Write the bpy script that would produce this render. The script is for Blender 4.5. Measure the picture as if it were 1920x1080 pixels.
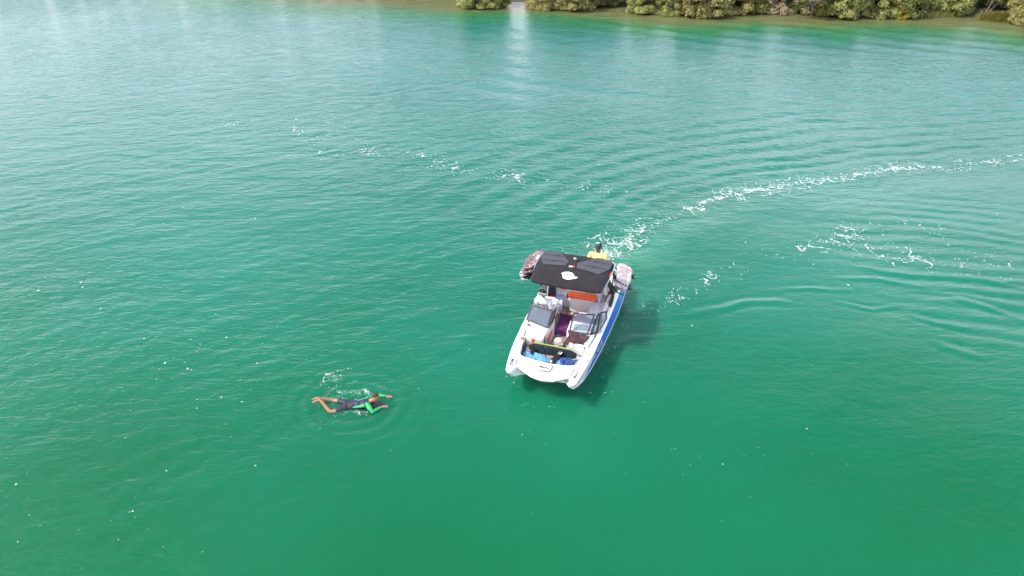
import bpy, bmesh, math, random
import numpy as np
from mathutils import Vector, Matrix, Euler

for _o in list(bpy.data.objects):
    bpy.data.objects.remove(_o)
SC = bpy.context.scene
C = SC.collection
R = math.radians

# ------------------------------------------------------------------ camera
cam_d = bpy.data.cameras.new('camera')
cam = bpy.data.objects.new('camera', cam_d)
C.objects.link(cam)
cam.location = (0, 0, 12.9)
cam.rotation_euler = (R(90 - 32.5), 0, 0)
cam_d.sensor_width = 36
cam_d.lens = 36 * 1340 / 1920
cam_d.clip_start = 0.1
cam_d.clip_end = 20000
SC.camera = cam

# ------------------------------------------------------------------ light
SUN_EL, SUN_AZ = R(53), R(-106)      # azimuth from +Y, clockwise positive
sdir = Vector((math.sin(SUN_AZ) * math.cos(SUN_EL), math.cos(SUN_AZ) * math.cos(SUN_EL), math.sin(SUN_EL)))
W = bpy.data.worlds.new('World'); SC.world = W; W.use_nodes = True
wn = W.node_tree.nodes; wl = W.node_tree.links
for n in list(wn): wn.remove(n)
wo = wn.new('ShaderNodeOutputWorld'); wb = wn.new('ShaderNodeBackground'); ws = wn.new('ShaderNodeTexSky')
ws.sky_type = 'NISHITA'; ws.sun_disc = False
ws.sun_elevation = SUN_EL; ws.sun_rotation = SUN_AZ
ws.altitude = 0; ws.air_density = 1.0; ws.dust_density = 3.0; ws.ozone_density = 1.0
wb.inputs['Strength'].default_value = 0.15
# hazy white cloud, thicker towards the horizon
wt = wn.new('ShaderNodeTexCoord'); wsep = wn.new('ShaderNodeSeparateXYZ'); wl.new(wt.outputs['Generated'], wsep.inputs[0])
wmap = wn.new('ShaderNodeMapping'); wmap.inputs['Scale'].default_value = (1, 1, 3.2); wl.new(wt.outputs['Generated'], wmap.inputs[0])
wno = wn.new('ShaderNodeTexNoise'); wno.inputs['Scale'].default_value = 2.6; wno.inputs['Detail'].default_value = 6; wl.new(wmap.outputs[0], wno.inputs[0])
wcl = wn.new('ShaderNodeMapRange'); wl.new(wno.outputs[0], wcl.inputs[0]); wcl.inputs[1].default_value = .30; wcl.inputs[2].default_value = .60
wel = wn.new('ShaderNodeMapRange'); wl.new(wsep.outputs[2], wel.inputs[0]); wel.inputs[1].default_value = .62; wel.inputs[2].default_value = .30; wel.inputs[3].default_value = .10; wel.inputs[4].default_value = .85
wlf = wn.new('ShaderNodeMapRange'); wl.new(wsep.outputs[0], wlf.inputs[0]); wlf.inputs[1].default_value = .5; wlf.inputs[2].default_value = -.6; wlf.inputs[3].default_value = .98; wlf.inputs[4].default_value = .72
wm1 = wn.new('ShaderNodeMath'); wm1.operation = 'MULTIPLY'; wl.new(wcl.outputs[0], wm1.inputs[0]); wl.new(wel.outputs[0], wm1.inputs[1])
wm2 = wn.new('ShaderNodeMath'); wm2.operation = 'MULTIPLY'; wm2.use_clamp = True; wl.new(wm1.outputs[0], wm2.inputs[0]); wl.new(wlf.outputs[0], wm2.inputs[1])
wmx = wn.new('ShaderNodeMix'); wmx.data_type = 'RGBA'; wl.new(wm2.outputs[0], wmx.inputs[0]); wl.new(ws.outputs[0], wmx.inputs[6]); wmx.inputs[7].default_value = (12.6, 11.9, 13.2, 1)
wl.new(wmx.outputs[2], wb.inputs[0]); wl.new(wb.outputs[0], wo.inputs[0])
sl = bpy.data.lights.new('sun', 'SUN'); sun = bpy.data.objects.new('sun', sl); C.objects.link(sun)
sl.energy = 2.3; sl.angle = R(0.6); sl.color = (1.0, 0.95, 0.87)
sun.rotation_euler = (-sdir).to_track_quat('-Z', 'Y').to_euler()
vs = SC.view_settings
vs.view_transform = 'Standard'; vs.look = 'None'; vs.gamma = 1; vs.exposure = 0.95
vs.use_curve_mapping = False
SC.cycles.max_bounces = 6
SC.cycles.transparent_max_bounces = 12

# ------------------------------------------------------------------ helpers
def tag(o, label=None, cat=None, group=None, kind=None):
    if label: o['label'] = label
    if cat: o['category'] = cat
    if group: o['group'] = group
    if kind: o['kind'] = kind
    return o

def link_mesh(name, me, mats=(), parent=None):
    o = bpy.data.objects.new(name, me); C.objects.link(o)
    for m in (mats if isinstance(mats, (list, tuple)) else [mats]):
        me.materials.append(m)
    if parent: o.parent = parent
    return o

def np_mesh(name, co, faces, smooth=True):
    """co (n,3) float; faces (m,4) int"""
    me = bpy.data.meshes.new(name)
    k = faces.shape[1]
    me.vertices.add(len(co)); me.vertices.foreach_set('co', co.astype(np.float32).ravel())
    me.loops.add(faces.size); me.loops.foreach_set('vertex_index', faces.astype(np.int32).ravel())
    me.polygons.add(len(faces))
    me.polygons.foreach_set('loop_start', np.arange(0, faces.size, k, dtype=np.int32))
    if smooth: me.polygons.foreach_set('use_smooth', np.ones(len(faces), dtype=bool))
    me.update(calc_edges=True)
    return me

def mat(name, col, rough=0.5, metal=0.0, spec=0.5, var=0.0, scale=8.0, bump=0.0, bscale=60.0, sheen=0.0, coat=0.0, alpha=1.0):
    m = bpy.data.materials.new(name); m.use_nodes = True
    nt = m.node_tree; b = nt.nodes['Principled BSDF']
    b.inputs['Base Color'].default_value = (*col, 1)
    b.inputs['Roughness'].default_value = rough; b.inputs['Metallic'].default_value = metal
    b.inputs['Specular IOR Level'].default_value = spec
    b.inputs['Sheen Weight'].default_value = sheen
    b.inputs['Coat Weight'].default_value = coat; b.inputs['Coat Roughness'].default_value = 0.08
    tc = nt.nodes.new('ShaderNodeTexCoord')
    if var > 0:
        n = nt.nodes.new('ShaderNodeTexNoise'); n.inputs['Scale'].default_value = scale; n.inputs['Detail'].default_value = 4
        nt.links.new(tc.outputs['Object'], n.inputs['Vector'])
        mr = nt.nodes.new('ShaderNodeMapRange'); mr.inputs[1].default_value = .3; mr.inputs[2].default_value = .7
        mr.inputs[3].default_value = 1 - var; mr.inputs[4].default_value = 1 + var * .5
        nt.links.new(n.outputs[0], mr.inputs[0])
        mx = nt.nodes.new('ShaderNodeVectorMath'); mx.operation = 'SCALE'; mx.inputs[0].default_value = col
        nt.links.new(mr.outputs[0], mx.inputs['Scale']); nt.links.new(mx.outputs[0], b.inputs['Base Color'])
    if bump > 0:
        n2 = nt.nodes.new('ShaderNodeTexNoise'); n2.inputs['Scale'].default_value = bscale; n2.inputs['Detail'].default_value = 3
        nt.links.new(tc.outputs['Object'], n2.inputs['Vector'])
        bp = nt.nodes.new('ShaderNodeBump'); bp.inputs['Strength'].default_value = bump; bp.inputs['Distance'].default_value = .01
        nt.links.new(n2.outputs[0], bp.inputs['Height']); nt.links.new(bp.outputs[0], b.inputs['Normal'])
    return m

# ------------------------------------------------------------------ numpy noise
_rs = np.random.RandomState(7)
_LAT = _rs.rand(512, 512)
def vnoise(x, y, s=1.0, ox=0.0, oy=0.0):
    x = x * s + ox; y = y * s + oy
    xi = np.floor(x).astype(int); yi = np.floor(y).astype(int)
    fx = x - xi; fy = y - yi
    fx = fx * fx * (3 - 2 * fx); fy = fy * fy * (3 - 2 * fy)
    a = _LAT[xi % 512, yi % 512]; b = _LAT[(xi + 1) % 512, yi % 512]
    c = _LAT[xi % 512, (yi + 1) % 512]; d = _LAT[(xi + 1) % 512, (yi + 1) % 512]
    return (a * (1 - fx) + b * fx) * (1 - fy) + (c * (1 - fx) + d * fx) * fy
def fbm(x, y, s, n=3, ox=0.0):
    r = 0; a = 1; t = 0
    for i in range(n):
        r = r + a * vnoise(x, y, s * 2 ** i, ox + 17.3 * i, 5.1 * i + ox); t += a; a *= .5
    return r / t

def sstep(a, b, x):
    t = np.clip((x - a) / (b - a), 0, 1); return t * t * (3 - 2 * t)

def polydist(x, y, pts):
    """distance, signed side (+ left of travel), arc-length fraction"""
    best = np.full(x.shape, 1e9); side = np.zeros(x.shape); tt = np.zeros(x.shape)
    n = len(pts) - 1
    for i in range(n):
        ax, ay = pts[i]; bx, by = pts[i + 1]
        dx, dy = bx - ax, by - ay; l2 = dx * dx + dy * dy
        t = np.clip(((x - ax) * dx + (y - ay) * dy) / l2, 0, 1)
        px = ax + t * dx; py = ay + t * dy
        d = np.hypot(x - px, y - py)
        m = d < best
        best = np.where(m, d, best)
        side = np.where(m, np.sign(dx * (y - ay) - dy * (x - ax)), side)
        tt = np.where(m, (i + t) / n, tt)
    return best, side, tt

# world positions of what lies on the water
TRACK = [(3.2,21.4),(4.4,23.4),(6.2,25.5),(7.9,26.8),(10.0,27.9),(12.5,28.7),(15.2,29.5),(17.5,30.4),(19.6,30.6),(21.8,31.1),(23.9,31.4),(30,32.4)]
TRACKR = [(3.4,17.3),(4.2,18.7),(4.9,19.4),(6.1,20.1),(6.9,20.8),(7.9,21.4),(8.8,22.0),(10.0,22.5),(11.0,23.0),(12.7,23.4)]
TRACKB = [(11.8,24.0),(12.7,23.4),(14.0,22.6),(15.2,22.0),(16.7,21.6),(17.8,21.3)]
LEFT = [(-31.7,44.2),(-28.4,43.1),(-23.5,41.0),(-19.5,38.0),(-16.6,37.1),(-14.5,36.1),(-12.2,35.8),(-10.3,35.0),(-8.5,34.0),(-6.6,32.4),(-4.5,31.9),(-2.4,30.3),(-0.7,29.8),(0.7,29.2),(2.3,28.4),(4.3,28.1),(5.7,27.3)]
SHORE = [(-60,84),(-36,78),(-20,71.5),(-12,68.5),(-4,67.0),(6.5,65.7),(10.5,64.4),(15,63),(23.7,62),(32.6,62.2),(38.7,61),(41,58),(60,52),(90,46)]
CRESTS = [([(3.3,17.3),(4.0,17.5),(5.0,17.6)],.10,.008),([(5.4,18.6),(6.5,19.0),(7.6,19.4),(8.6,19.5),(9.2,19.3)],.13,.028),
 ([(8.7,20.1),(10.0,20.2),(11.4,20.1)],.1,.018),([(10.4,19.4),(11.6,19.0),(12.8,19.3)],.1,.015),([(14.4,19.8),(15.3,19.1),(16.1,18.4)],.13,.022),
 ([(12.5,18.7),(13.3,18.2),(14.4,17.8)],.12,.02),([(12.5,17.3),(13.1,16.9),(13.8,16.4)],.14,.02),([(3.7,18.4),(4.5,18.4),(5.6,18.7)],.1,.006),
 ([(12.0,21.6),(13.7,21.1),(15.4,20.9),(17.4,20.6)],.12,.02),([(11.0,20.9),(12.6,20.8),(14.2,20.2)],.1,.018),([(-2.6,17.3),(-1.8,17.5),(-0.8,17.5)],.1,.010),
 ([(-5.5,13.7),(-4.9,13.6),(-4.4,13.7)],.1,.012),([(15.5,21.0),(17.5,20.0),(19.5,19.6)],.13,.02),([(13,20.2),(15,19.8),(17,19.0)],.12,.018)]

_r2 = np.random.RandomState(11)
_COMP = []
for i in range(46):
    lam = 0.36 * (2.0 / 0.36) ** _r2.rand()
    th = R(-90 + 12) + _r2.randn() * R(26)       # travelling towards the camera, crests rise a little to the right
    _COMP.append((lam, th, _r2.rand() * 6.283, 0.0135 * lam / 6.283 * (1.2 if lam < 1.0 else .75)))

MT = [(1.7, 17.5)] + TRACK
def calm_mask(x, y):
    """1 = rippled, 0 = smooth"""
    d, s, t = polydist(x, y, MT)
    wake_in = (s < 0) & (y > 14)
    inner = np.where(s < 0, sstep(0.3, 2.2, d), 0) * (1 - sstep(9, 15, x) * .45)      # smooth water inside the turn
    inner = inner * sstep(1.0, 3.5, x + (y - 17) * .1) * sstep(9, 17, y)
    low = (1 - sstep(10, 16, y)) * sstep(-9, -1, x)
    n = fbm(x, y, .12, 3, 3.0)
    m = 1 - .74 * np.clip(inner, 0, 1) - .72 * low
    m = m * (0.72 + .56 * (n - .3) / .4 * .5) * (.58 + .36 * sstep(22, 40, y))
    # lee of the swimmer
    return np.clip(m, .20, 1.15)

def heights(x, y, rmax=True):
    r = np.hypot(x, y)
    M = calm_mask(x, y)
    h = np.zeros(x.shape)
    wx = x + .5 * (fbm(x, y, .35, 2, 9.) - .5) * 2; wy = y + .5 * (fbm(x, y, .35, 2, 31.) - .5) * 2
    for lam, th, ph, a in _COMP:
        k = 6.283 / lam
        fade = 1 - sstep(lam * 45, lam * 80, r)
        h += a * fade * np.sin(k * (wx * math.cos(th) + wy * math.sin(th)) + ph)
    h *= M
    h += .006 * np.sin(1.55 * (.9 * y + .35 * x) + 4 * fbm(x, y, .12, 2, 15.)) * (1 - sstep(30, 60, r)) + .005 * np.sin(2.3 * (.8 * y - .5 * x) + 5 * fbm(x, y, .15, 2, 35.)) * (1 - sstep(25, 50, r))
    # bow-wave train outside the turn
    d, s, t = polydist(x, y, TRACK)
    out = (s > 0)
    dd = d + .35 * (fbm(x, y, .22, 2, 50.) - .5) * 2
    lam = .85 + .035 * d
    env = sstep(.4, 1.8, d) * (1 - sstep(8, 14, d)) * sstep(.0, .18, t) * 1.25 * (.6 + .8 * (fbm(x, y, .3, 2, 77.) - .2))
    h += np.where(out, .022 * env * np.sin(6.283 * dd / lam), 0)
    # far, long wake lines running to the shore on the right
    env2 = sstep(36, 44, y) * (1 - sstep(58, 64, y)) * (.35 + .65 * sstep(-12, 6, x))
    h += .028 * env2 * np.sin(6.283 * (y * .86 + x * .50 + 1.1 * (fbm(x, y, .08, 2, 90.) - .5) * 2) / 2.6) * sstep(.35, .6, fbm(x, y, .13, 2, 12.))
    # right of the turn: crests fanning out
    env3 = sstep(10, 15, x) * (1 - sstep(25, 29, y)) * sstep(15, 19, y)
    h += .0105 * env3 * np.sin(6.283 * (y + x * .22 + .5 * (fbm(x, y, .25, 2, 44.) - .5) * 2) / .78) * (.4 + .9 * fbm(x, y, .3, 2, 61.))
    # rings round the swimmer
    rr = np.hypot(x + 4.2, (y - 14.45) * 1.1)
    h += .010 * np.sin(6.283 * rr / .42 + 2 * fbm(x, y, 1.2, 2, 21.)) * np.exp(-((rr - .9) / .9) ** 2)
    for pts, wdt, amp in CRESTS:
        amp = amp * .85
        x0 = min(p[0] for p in pts) - 1; x1 = max(p[0] for p in pts) + 1
        y0 = min(p[1] for p in pts) - 1; y1 = max(p[1] for p in pts) + 1
        m = (x > x0) & (x < x1) & (y > y0) & (y < y1)
        if not m.any(): continue
        xx = x[m]; yy = y[m] + .12 * (vnoise(xx, yy := y[m], 1.3) - .5)
        dc, sc_, tc_ = polydist(xx, yy, pts)
        h[m] += amp * np.exp(-(dc / wdt) ** 2) * np.sin(np.pi * np.clip(tc_, 0.001, .999)) ** .5 - amp * .5 * np.exp(-((dc - 2.2 * wdt) / wdt) ** 2) * np.sin(np.pi * np.clip(tc_, 0.001, .999))
    return h

# ------------------------------------------------------------------ water sheet
NR, NA = 900, 1050
rad = np.concatenate([[0.01, 3], np.geomspace(6, 95, NR), np.geomspace(100, 9000, 24)])
ang = np.concatenate([np.linspace(R(-52), R(52), NA), np.linspace(R(52), R(308), 90)[1:-1]])
AA, RR = np.meshgrid(ang, rad)
wx = RR * np.sin(AA); wy = RR * np.cos(AA)
hh = np.zeros(wx.shape)
sel = (RR > 5) & (RR < 96) & (np.abs(AA) < R(54))
hh[sel] = heights(wx[sel], wy[sel])
edge = (1 - sstep(70, 94, RR)) * (1 - sstep(R(48), R(52), np.abs(AA)))
hh *= edge
co = np.stack([wx, wy, hh], -1).reshape(-1, 3)
nr, na = wx.shape
i = np.arange(nr - 1)[:, None]; j = np.arange(na)[None, :]
j2 = (j + 1) % na
F = np.stack([i * na + j, (i + 1) * na + j, (i + 1) * na + j2, i * na + j2], -1)
F = F.reshape(-1, 4)
me = np_mesh('water', co, F)
fx, fy = wx.ravel(), wy.ravel()
d_sh, s_sh, _ = polydist(fx, fy, SHORE)
sd = np.where(s_sh > 0, -d_sh, d_sh)                 # metres of water before the bank
nz = fbm(fx, fy, .10, 3, 2.0); nz2 = fbm(fx, fy, .35, 3, 8.0)
shoal = 1 - sstep(.5, 5.5, sd + (nz - .5) * 5 + (nz2 - .5) * 2)
green = (1 - sstep(3, 11, sd + (nz - .5) * 9))
dT, sT, tT = polydist(fx, fy, MT)
milk = np.where(sT < 0, np.exp(-(dT / 1.7) ** 2), np.exp(-(dT / .6) ** 2)) * (1 - sstep(.0, .5, tT)) * sstep(.25, .75, fbm(fx, fy, .9, 3, 4.))
rip = calm_mask(fx, fy)
for nm, arr in (('shoal', shoal), ('bank_green', green), ('milk', milk), ('ripple', rip)):
    at = me.attributes.new(nm, 'FLOAT', 'POINT'); at.data.foreach_set('value', arr.astype(np.float32))

WM = bpy.data.materials.new('sea_water'); WM.use_nodes = True
nt = WM.node_tree; N = nt.nodes; Lk = nt.links; bs = N['Principled BSDF']
def nn(t, **kw):
    n = N.new(t)
    for k, v in kw.items(): setattr(n, k, v)
    return n
def attr(nm):
    a = nn('ShaderNodeAttribute'); a.attribute_name = nm; return a.outputs['Fac']
def mixc(fac, a, b):
    m = nn('ShaderNodeMix'); m.data_type = 'RGBA'
    if isinstance(fac, float): m.inputs[0].default_value = fac
    else: Lk.new(fac, m.inputs[0])
    for idx, v in ((6, a), (7, b)):
        if isinstance(v, tuple): m.inputs[idx].default_value = (*v, 1)
        else: Lk.new(v, m.inputs[idx])
    return m.outputs[2]
geo = nn('ShaderNodeNewGeometry')
def noise(scale, detail=3, sx=1, sy=1, rot=0, rough=.5, dist=0):
    mp = nn('ShaderNodeMapping'); mp.inputs['Scale'].default_value = (sx, sy, 1); mp.inputs['Rotation'].default_value = (0, 0, rot)
    Lk.new(geo.outputs['Position'], mp.inputs['Vector'])
    n = nn('ShaderNodeTexNoise'); n.inputs['Scale'].default_value = scale; n.inputs['Detail'].default_value = detail
    n.inputs['Roughness'].default_value = rough; n.inputs['Distortion'].default_value = dist
    Lk.new(mp.outputs[0], n.inputs['Vector']); return n.outputs[0]
def rng(v, a, b, c=0., d=1.):
    m = nn('ShaderNodeMapRange'); Lk.new(v, m.inputs[0])
    for k, q in enumerate((a, b, c, d)): m.inputs[k + 1].default_value = q
    return m.outputs[0]
def mul(a, b):
    m = nn('ShaderNodeMath'); m.operation = 'MULTIPLY'
    for k, v in enumerate((a, b)):
        if isinstance(v, (int, float)): m.inputs[k].default_value = v
        else: Lk.new(v, m.inputs[k])
    return m.outputs[0]
def add(a, b):
    m = nn('ShaderNodeMath'); m.operation = 'ADD'
    for k, v in enumerate((a, b)):
        if isinstance(v, (int, float)): m.inputs[k].default_value = v
        else: Lk.new(v, m.inputs[k])
    return m.outputs[0]
sp = nn('ShaderNodeSeparateXYZ'); Lk.new(geo.outputs['Position'], sp.inputs[0])
dn = rng(noise(.11, 4), .35, .65)
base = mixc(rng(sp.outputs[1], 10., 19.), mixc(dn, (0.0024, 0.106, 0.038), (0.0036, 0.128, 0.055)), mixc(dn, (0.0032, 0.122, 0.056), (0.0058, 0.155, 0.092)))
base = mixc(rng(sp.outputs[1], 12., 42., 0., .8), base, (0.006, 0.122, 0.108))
base = mixc(mul(attr('bank_green'), .75), base, (0.030, 0.155, 0.040))
base = mixc(mul(attr('shoal'), .9), base, (0.135, 0.135, 0.058))
base = mixc(mul(attr('milk'), .40), base, (0.10, 0.34, 0.22))
Lk.new(base, bs.inputs['Base Color'])
bs.inputs['Roughness'].default_value = 0.09
bs.inputs['IOR'].default_value = 1.333
bs.inputs['Subsurface Weight'].default_value = 1.0; bs.inputs['Subsurface Radius'].default_value = (.4, 1.0, .8); bs.inputs['Subsurface Scale'].default_value = 2.5
rip_o = attr('ripple')
h1 = mul(noise(3.8, 3, .45, 1.0, R(-12), .55, .3), .8)
h2 = mul(noise(9.5, 2, .55, 1.0, R(-22), .5, .2), .28)
hsum = mul(add(h1, h2), rip_o)
bp = nn('ShaderNodeBump'); bp.inputs['Strength'].default_value = 1.0; bp.inputs['Distance'].default_value = 0.09
Lk.new(hsum, bp.inputs['Height']); Lk.new(bp.outputs[0], bs.inputs['Normal'])
water = link_mesh('water', me, WM)
tag(water, 'clear green sea water with fine ripples and a curved boat wake', 'water', kind='structure')

# ------------------------------------------------------------------ sea foam (one object: nobody could count it)
FV, FF = [], []
def foam_cells(pts, width, cell, dens, seed, tfade=(0, 0, 1, 1), side_bias=0.0, scale=2.2, lift=.014, clus=.42):
    xs = [p[0] for p in pts]; ys = [p[1] for p in pts]
    gx = np.arange(min(xs) - width * 2, max(xs) + width * 2, cell); gy = np.arange(min(ys) - width * 2, max(ys) + width * 2, cell)
    X, Y = np.meshgrid(gx, gy); X = X.ravel(); Y = Y.ravel()
    d, s, t = polydist(X, Y, pts)
    d = np.abs(d * s - side_bias)
    m = d < width * 1.8
    X, Y, d, t = X[m], Y[m], d[m], t[m]
    px = X + .25 * (fbm(X, Y, 1.6, 2, seed) - .5) * 2; py = Y + .25 * (fbm(X, Y, 1.6, 2, seed + 40) - .5) * 2
    n1 = fbm(px, py, scale, 3, seed + 3); rid = 1 - np.abs(2 * n1 - 1) * 2.2
    cl = fbm(X, Y, .9, 2, seed + 8)
    fine = vnoise(X, Y, 9.0, seed)
    env = np.exp(-(d / (width * .62)) ** 2) * sstep(tfade[0], tfade[1] + 1e-6, t) * (1 - sstep(tfade[2], tfade[3] + 1e-6, t))
    n2 = fbm(px + 9, py, scale * 2.3, 2, seed + 90); rid2 = 1 - np.abs(2 * n2 - 1) * 2.2
    cf = sstep(.34, .66, cl)
    w = env * dens * .62 * (.12 + 1.5 * cf) * (.5 + 1.0 * fine)
    keep = (rid > 1 - .34 * w) | (rid2 > 1 - .13 * w * cf) | (cf * env * fine * dens > .54)
    keep &= env > .06
    X, Y = X[keep], Y[keep]
    emit_quads(X, Y, cell * .50, lift)
def emit_quads(X, Y, hs, lift):
    if len(X) == 0: return
    Z = heights(X, Y) + lift
    n0 = sum(len(v) for v in FV)
    rs = np.random.RandomState(len(X))
    hs = hs * (0.8 + .5 * rs.rand(len(X)))
    a0 = rs.rand(len(X)) * 1.57
    q = np.zeros((len(X), 4, 3))
    for k in range(4):
        q[:, k, 0] = X + hs * 1.41 * np.cos(a0 + k * 1.5708); q[:, k, 1] = Y + hs * 1.41 * np.sin(a0 + k * 1.5708); q[:, k, 2] = Z
    FV.append(q.reshape(-1, 3)); FF.append(np.arange(len(X) * 4).reshape(-1, 4) + n0)
foam_cells(TRACK, .85, .032, .62, 1.0, (0, .02, .5, .75), 0, 2.0)
foam_cells(TRACK, .75, .05, .46, 5.0, (.3, .5, .85, 1.0), 0, 1.6)
foam_cells([(3.4,22.2),(3.9,23.0),(4.6,23.6)], .9, .03, .52, 14.0, (0, 0, .8, 1))
foam_cells([(1.9,22.6),(2.9,23.4),(4.4,24.6)], .45, .03, .42, 33.0)
foam_cells(TRACK, .30, .028, 1.0, 2.5, (0, .01, .30, .6), 0, 3.0)
foam_cells([(3.3,21.6),(4.6,23.5),(6.4,25.4)], .34, .026, 1.05, 91.0, (0, .05, .8, 1), .3, 3.4)
foam_cells(TRACK, .20, .035, .55, 6.5, (.3, .4, .8, 1.0), 0, 2.6)
foam_cells(TRACKR, .5, .03, .36, 9.0, (.05, .4, .95, 1.0), 0, 2.2)
foam_cells(TRACKB, 1.0, .04, .24, 19.0, (0, .1, .9, 1.0), 0, 1.4)
foam_cells([(11.5,23.4),(13.5,24.6),(16,24.4)], .8, .04, .22, 29.0, scale=1.4)
foam_cells(LEFT, .75, .045, .30, 23.0, (.2, .45, .9, 1.0), 0, 2.0)
foam_cells([(-10.9,34.9),(-9.1,31.9),(-8.0,31.7),(-6.9,32.2)], .5, .045, .22, 53.0)
foam_cells([(-4.6,16.0),(-4.9,15.85),(-5.2,15.7),(-5.3,15.5),(-5.32,15.4),(-5.2,15.2),(-5.0,15.1),(-4.8,15.0),(-4.5,14.8)], .07, .014, .45, 61.0, (0, .05, .9, 1), 0, 5.0)
foam_cells([(-5.1,15.55),(-4.9,15.45),(-4.6,15.35)], .16, .014, .22, 66.0, scale=5.0)
foam_cells([(-4.95,15.2),(-4.5,15.0),(-4.15,14.85),(-3.9,14.9)], .16, .014, .28, 71.0, scale=5.0)
foam_cells([(-4.08,15.1),(-3.95,14.85)], .09, .014, .75, 75.0, scale=5.0)
foam_cells([(-4.1,14.2),(-3.95,14.1),(-3.85,14.15)], .12, .014, .55, 79.0, scale=5.0)
foam_cells([(-4.75,13.9),(-4.6,13.86)], .08, .014, .4, 82.0, scale=5.0)
foam_cells([(-4.45,14.62),(-4.2,14.62)], .08, .014, .5, 85.0, scale=5.0)
def strand(pts, n, jit, r0, r1, seed=1):
    rs = np.random.RandomState(seed); pts = np.array(pts, float); seg = np.hypot(*np.diff(pts, axis=0).T); cum = np.concatenate([[0], np.cumsum(seg)])
    t = rs.rand(n) * cum[-1]; x = np.interp(t, cum, pts[:, 0]) + rs.randn(n) * jit; y = np.interp(t, cum, pts[:, 1]) + rs.randn(n) * jit
    emit_quads(x, y, r0 + (r1 - r0) * rs.rand(n) ** 2, .016)
strand([(-4.55,15.98),(-4.75,15.93),(-4.95,15.84),(-5.15,15.72),(-5.27,15.55),(-5.28,15.42),(-5.18,15.27),(-5.02,15.14),(-4.85,15.04)], 90, .020, .004, .011, 3)
strand([(-5.2,15.55),(-5.05,15.62),(-4.8,15.62)], 50, .05, .004, .011, 4); strand([(-5.0,15.4),(-4.75,15.42)], 30, .04, .005, .011, 5)
strand([(-4.9,15.05),(-4.6,14.9),(-4.3,14.85),(-3.95,14.95)], 55, .07, .004, .010, 6); strand([(-4.07,15.1),(-3.98,14.95),(-3.9,14.86)], 70, .025, .006, .014, 7)
strand([(-4.15,14.15),(-4.0,14.08),(-3.85,14.12)], 70, .04, .005, .012, 8); strand([(-5.4,14.62),(-5.1,14.7),(-4.7,14.74),(-4.4,14.66)], 60, .03, .004, .010, 9)
strand([(-4.7,14.0),(-4.4,14.1),(-4.1,14.2)], 40, .04, .004, .009, 10)
# single flecks
_rf = random.Random(5)
fl = []
def flecks(cx, cy, sx, sy, n, r0=.012, r1=.035):
    for _ in range(int(n * .38)): fl.append((_rf.gauss(cx, sx), _rf.gauss(cy, sy), (r0 + (r1 - r0) * _rf.random() ** 3.5) * .68))
for c in [(-15.2,20.5),(-14.8,21.2),(-15.8,20.0),(-13.8,19.1)]: flecks(*c, .5, .4, 9, .015, .07)
flecks(-10.2, 16.4, 1.2, 1.0, 60, .012, .05); flecks(-9.3, 15.6, 1.6, 1.0, 60); flecks(-8.3, 15.2, 1.0, .6, 14)
flecks(-11.5, 12.2, 1.5, .9, 22, .012, .05); flecks(-9.6, 10.2, 1.2, .6, 40, .010, .035); flecks(-6, 11.5, 3, 1.3, 40, .008, .018)
flecks(3.6, 13.2, 2.5, 1.2, 55, .008, .02); flecks(6.5, 12.7, 1.5, .6, 26, .008, .018); flecks(-1.5, 15.3, 2.5, 1.6, 40, .008, .02)
flecks(3.4, 17.8, .55, 1.0, 110, .008, .024); flecks(5, 19.0, 1.0, .7, 50, .010, .03); flecks(14.5, 22.6, 2.6, 1.0, 120, .015, .06)
flecks(-4.5, 14.6, .8, .5, 70, .006, .02); flecks(-12.5, 25, 3.5, 1.5, 40, .012, .04); flecks(12, 25.5, 4, 1.2, 60, .012, .04)
flecks(-5, 31.5, 4, .8, 90, .015, .05); flecks(3, 28.3, 2, .6, 60, .015, .045); flecks(-11, 36, 3, .8, 60, .02, .06)
flecks(-7, 18, 5, 2.5, 50, .008, .02); flecks(8, 16, 4, 2, 40, .008, .016)
flecks(.75, 14.42, .25, .06, 26, .008, .02)
flecks(-.05, 16.4, .10, .9, 50, .010, .028); flecks(.1, 15.3, .12, .4, 30, .010, .03); flecks(2.6, 15.9, .18, .9, 60, .008, .022); flecks(1.6, 21.4, .6, .2, 60, .01, .03)
fl = np.array([f for f in fl if f[1] > 8])
for k in range(2):
    a = _rs.rand(len(fl)) * 6.28
    emit_quads(fl[:, 0] + k * fl[:, 2] * np.cos(a), fl[:, 1] + k * fl[:, 2] * np.sin(a) * .7, fl[:, 2] * (1 - .3 * k), .02 + .003 * k)
fv = np.concatenate(FV); ff = np.concatenate(FF)
foam_m = mat('foam', (0.60, 0.70, 0.67), .7, var=.12, scale=3)
_fn = foam_m.node_tree.nodes; _fl = foam_m.node_tree.links; _tr = _fn.new('ShaderNodeBsdfTransparent'); _fx = _fn.new('ShaderNodeMixShader'); _fz = _fn.new('ShaderNodeTexNoise'); _fz.inputs['Scale'].default_value = 7
_fg = _fn.new('ShaderNodeNewGeometry'); _fl.new(_fg.outputs['Position'], _fz.inputs[0]); _fr = _fn.new('ShaderNodeMapRange'); _fl.new(_fz.outputs[0], _fr.inputs[0]); _fr.inputs[1].default_value = .35; _fr.inputs[2].default_value = .65; _fr.inputs[3].default_value = .22; _fr.inputs[4].default_value = .80
_fl.new(_fr.outputs[0], _fx.inputs[0]); _fl.new(_tr.outputs[0], _fx.inputs[1]); _fl.new(_fn['Principled BSDF'].outputs[0], _fx.inputs[2]); _fl.new(_fx.outputs[0], _fn['Material Output'].inputs[0])
foam = link_mesh('sea_foam', np_mesh('sea_foam', fv, ff, False), foam_m)
tag(foam, 'white lacy foam streaks and flecks floating along the boat wake', 'foam', kind='stuff')
print('foam cells', len(ff))

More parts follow.
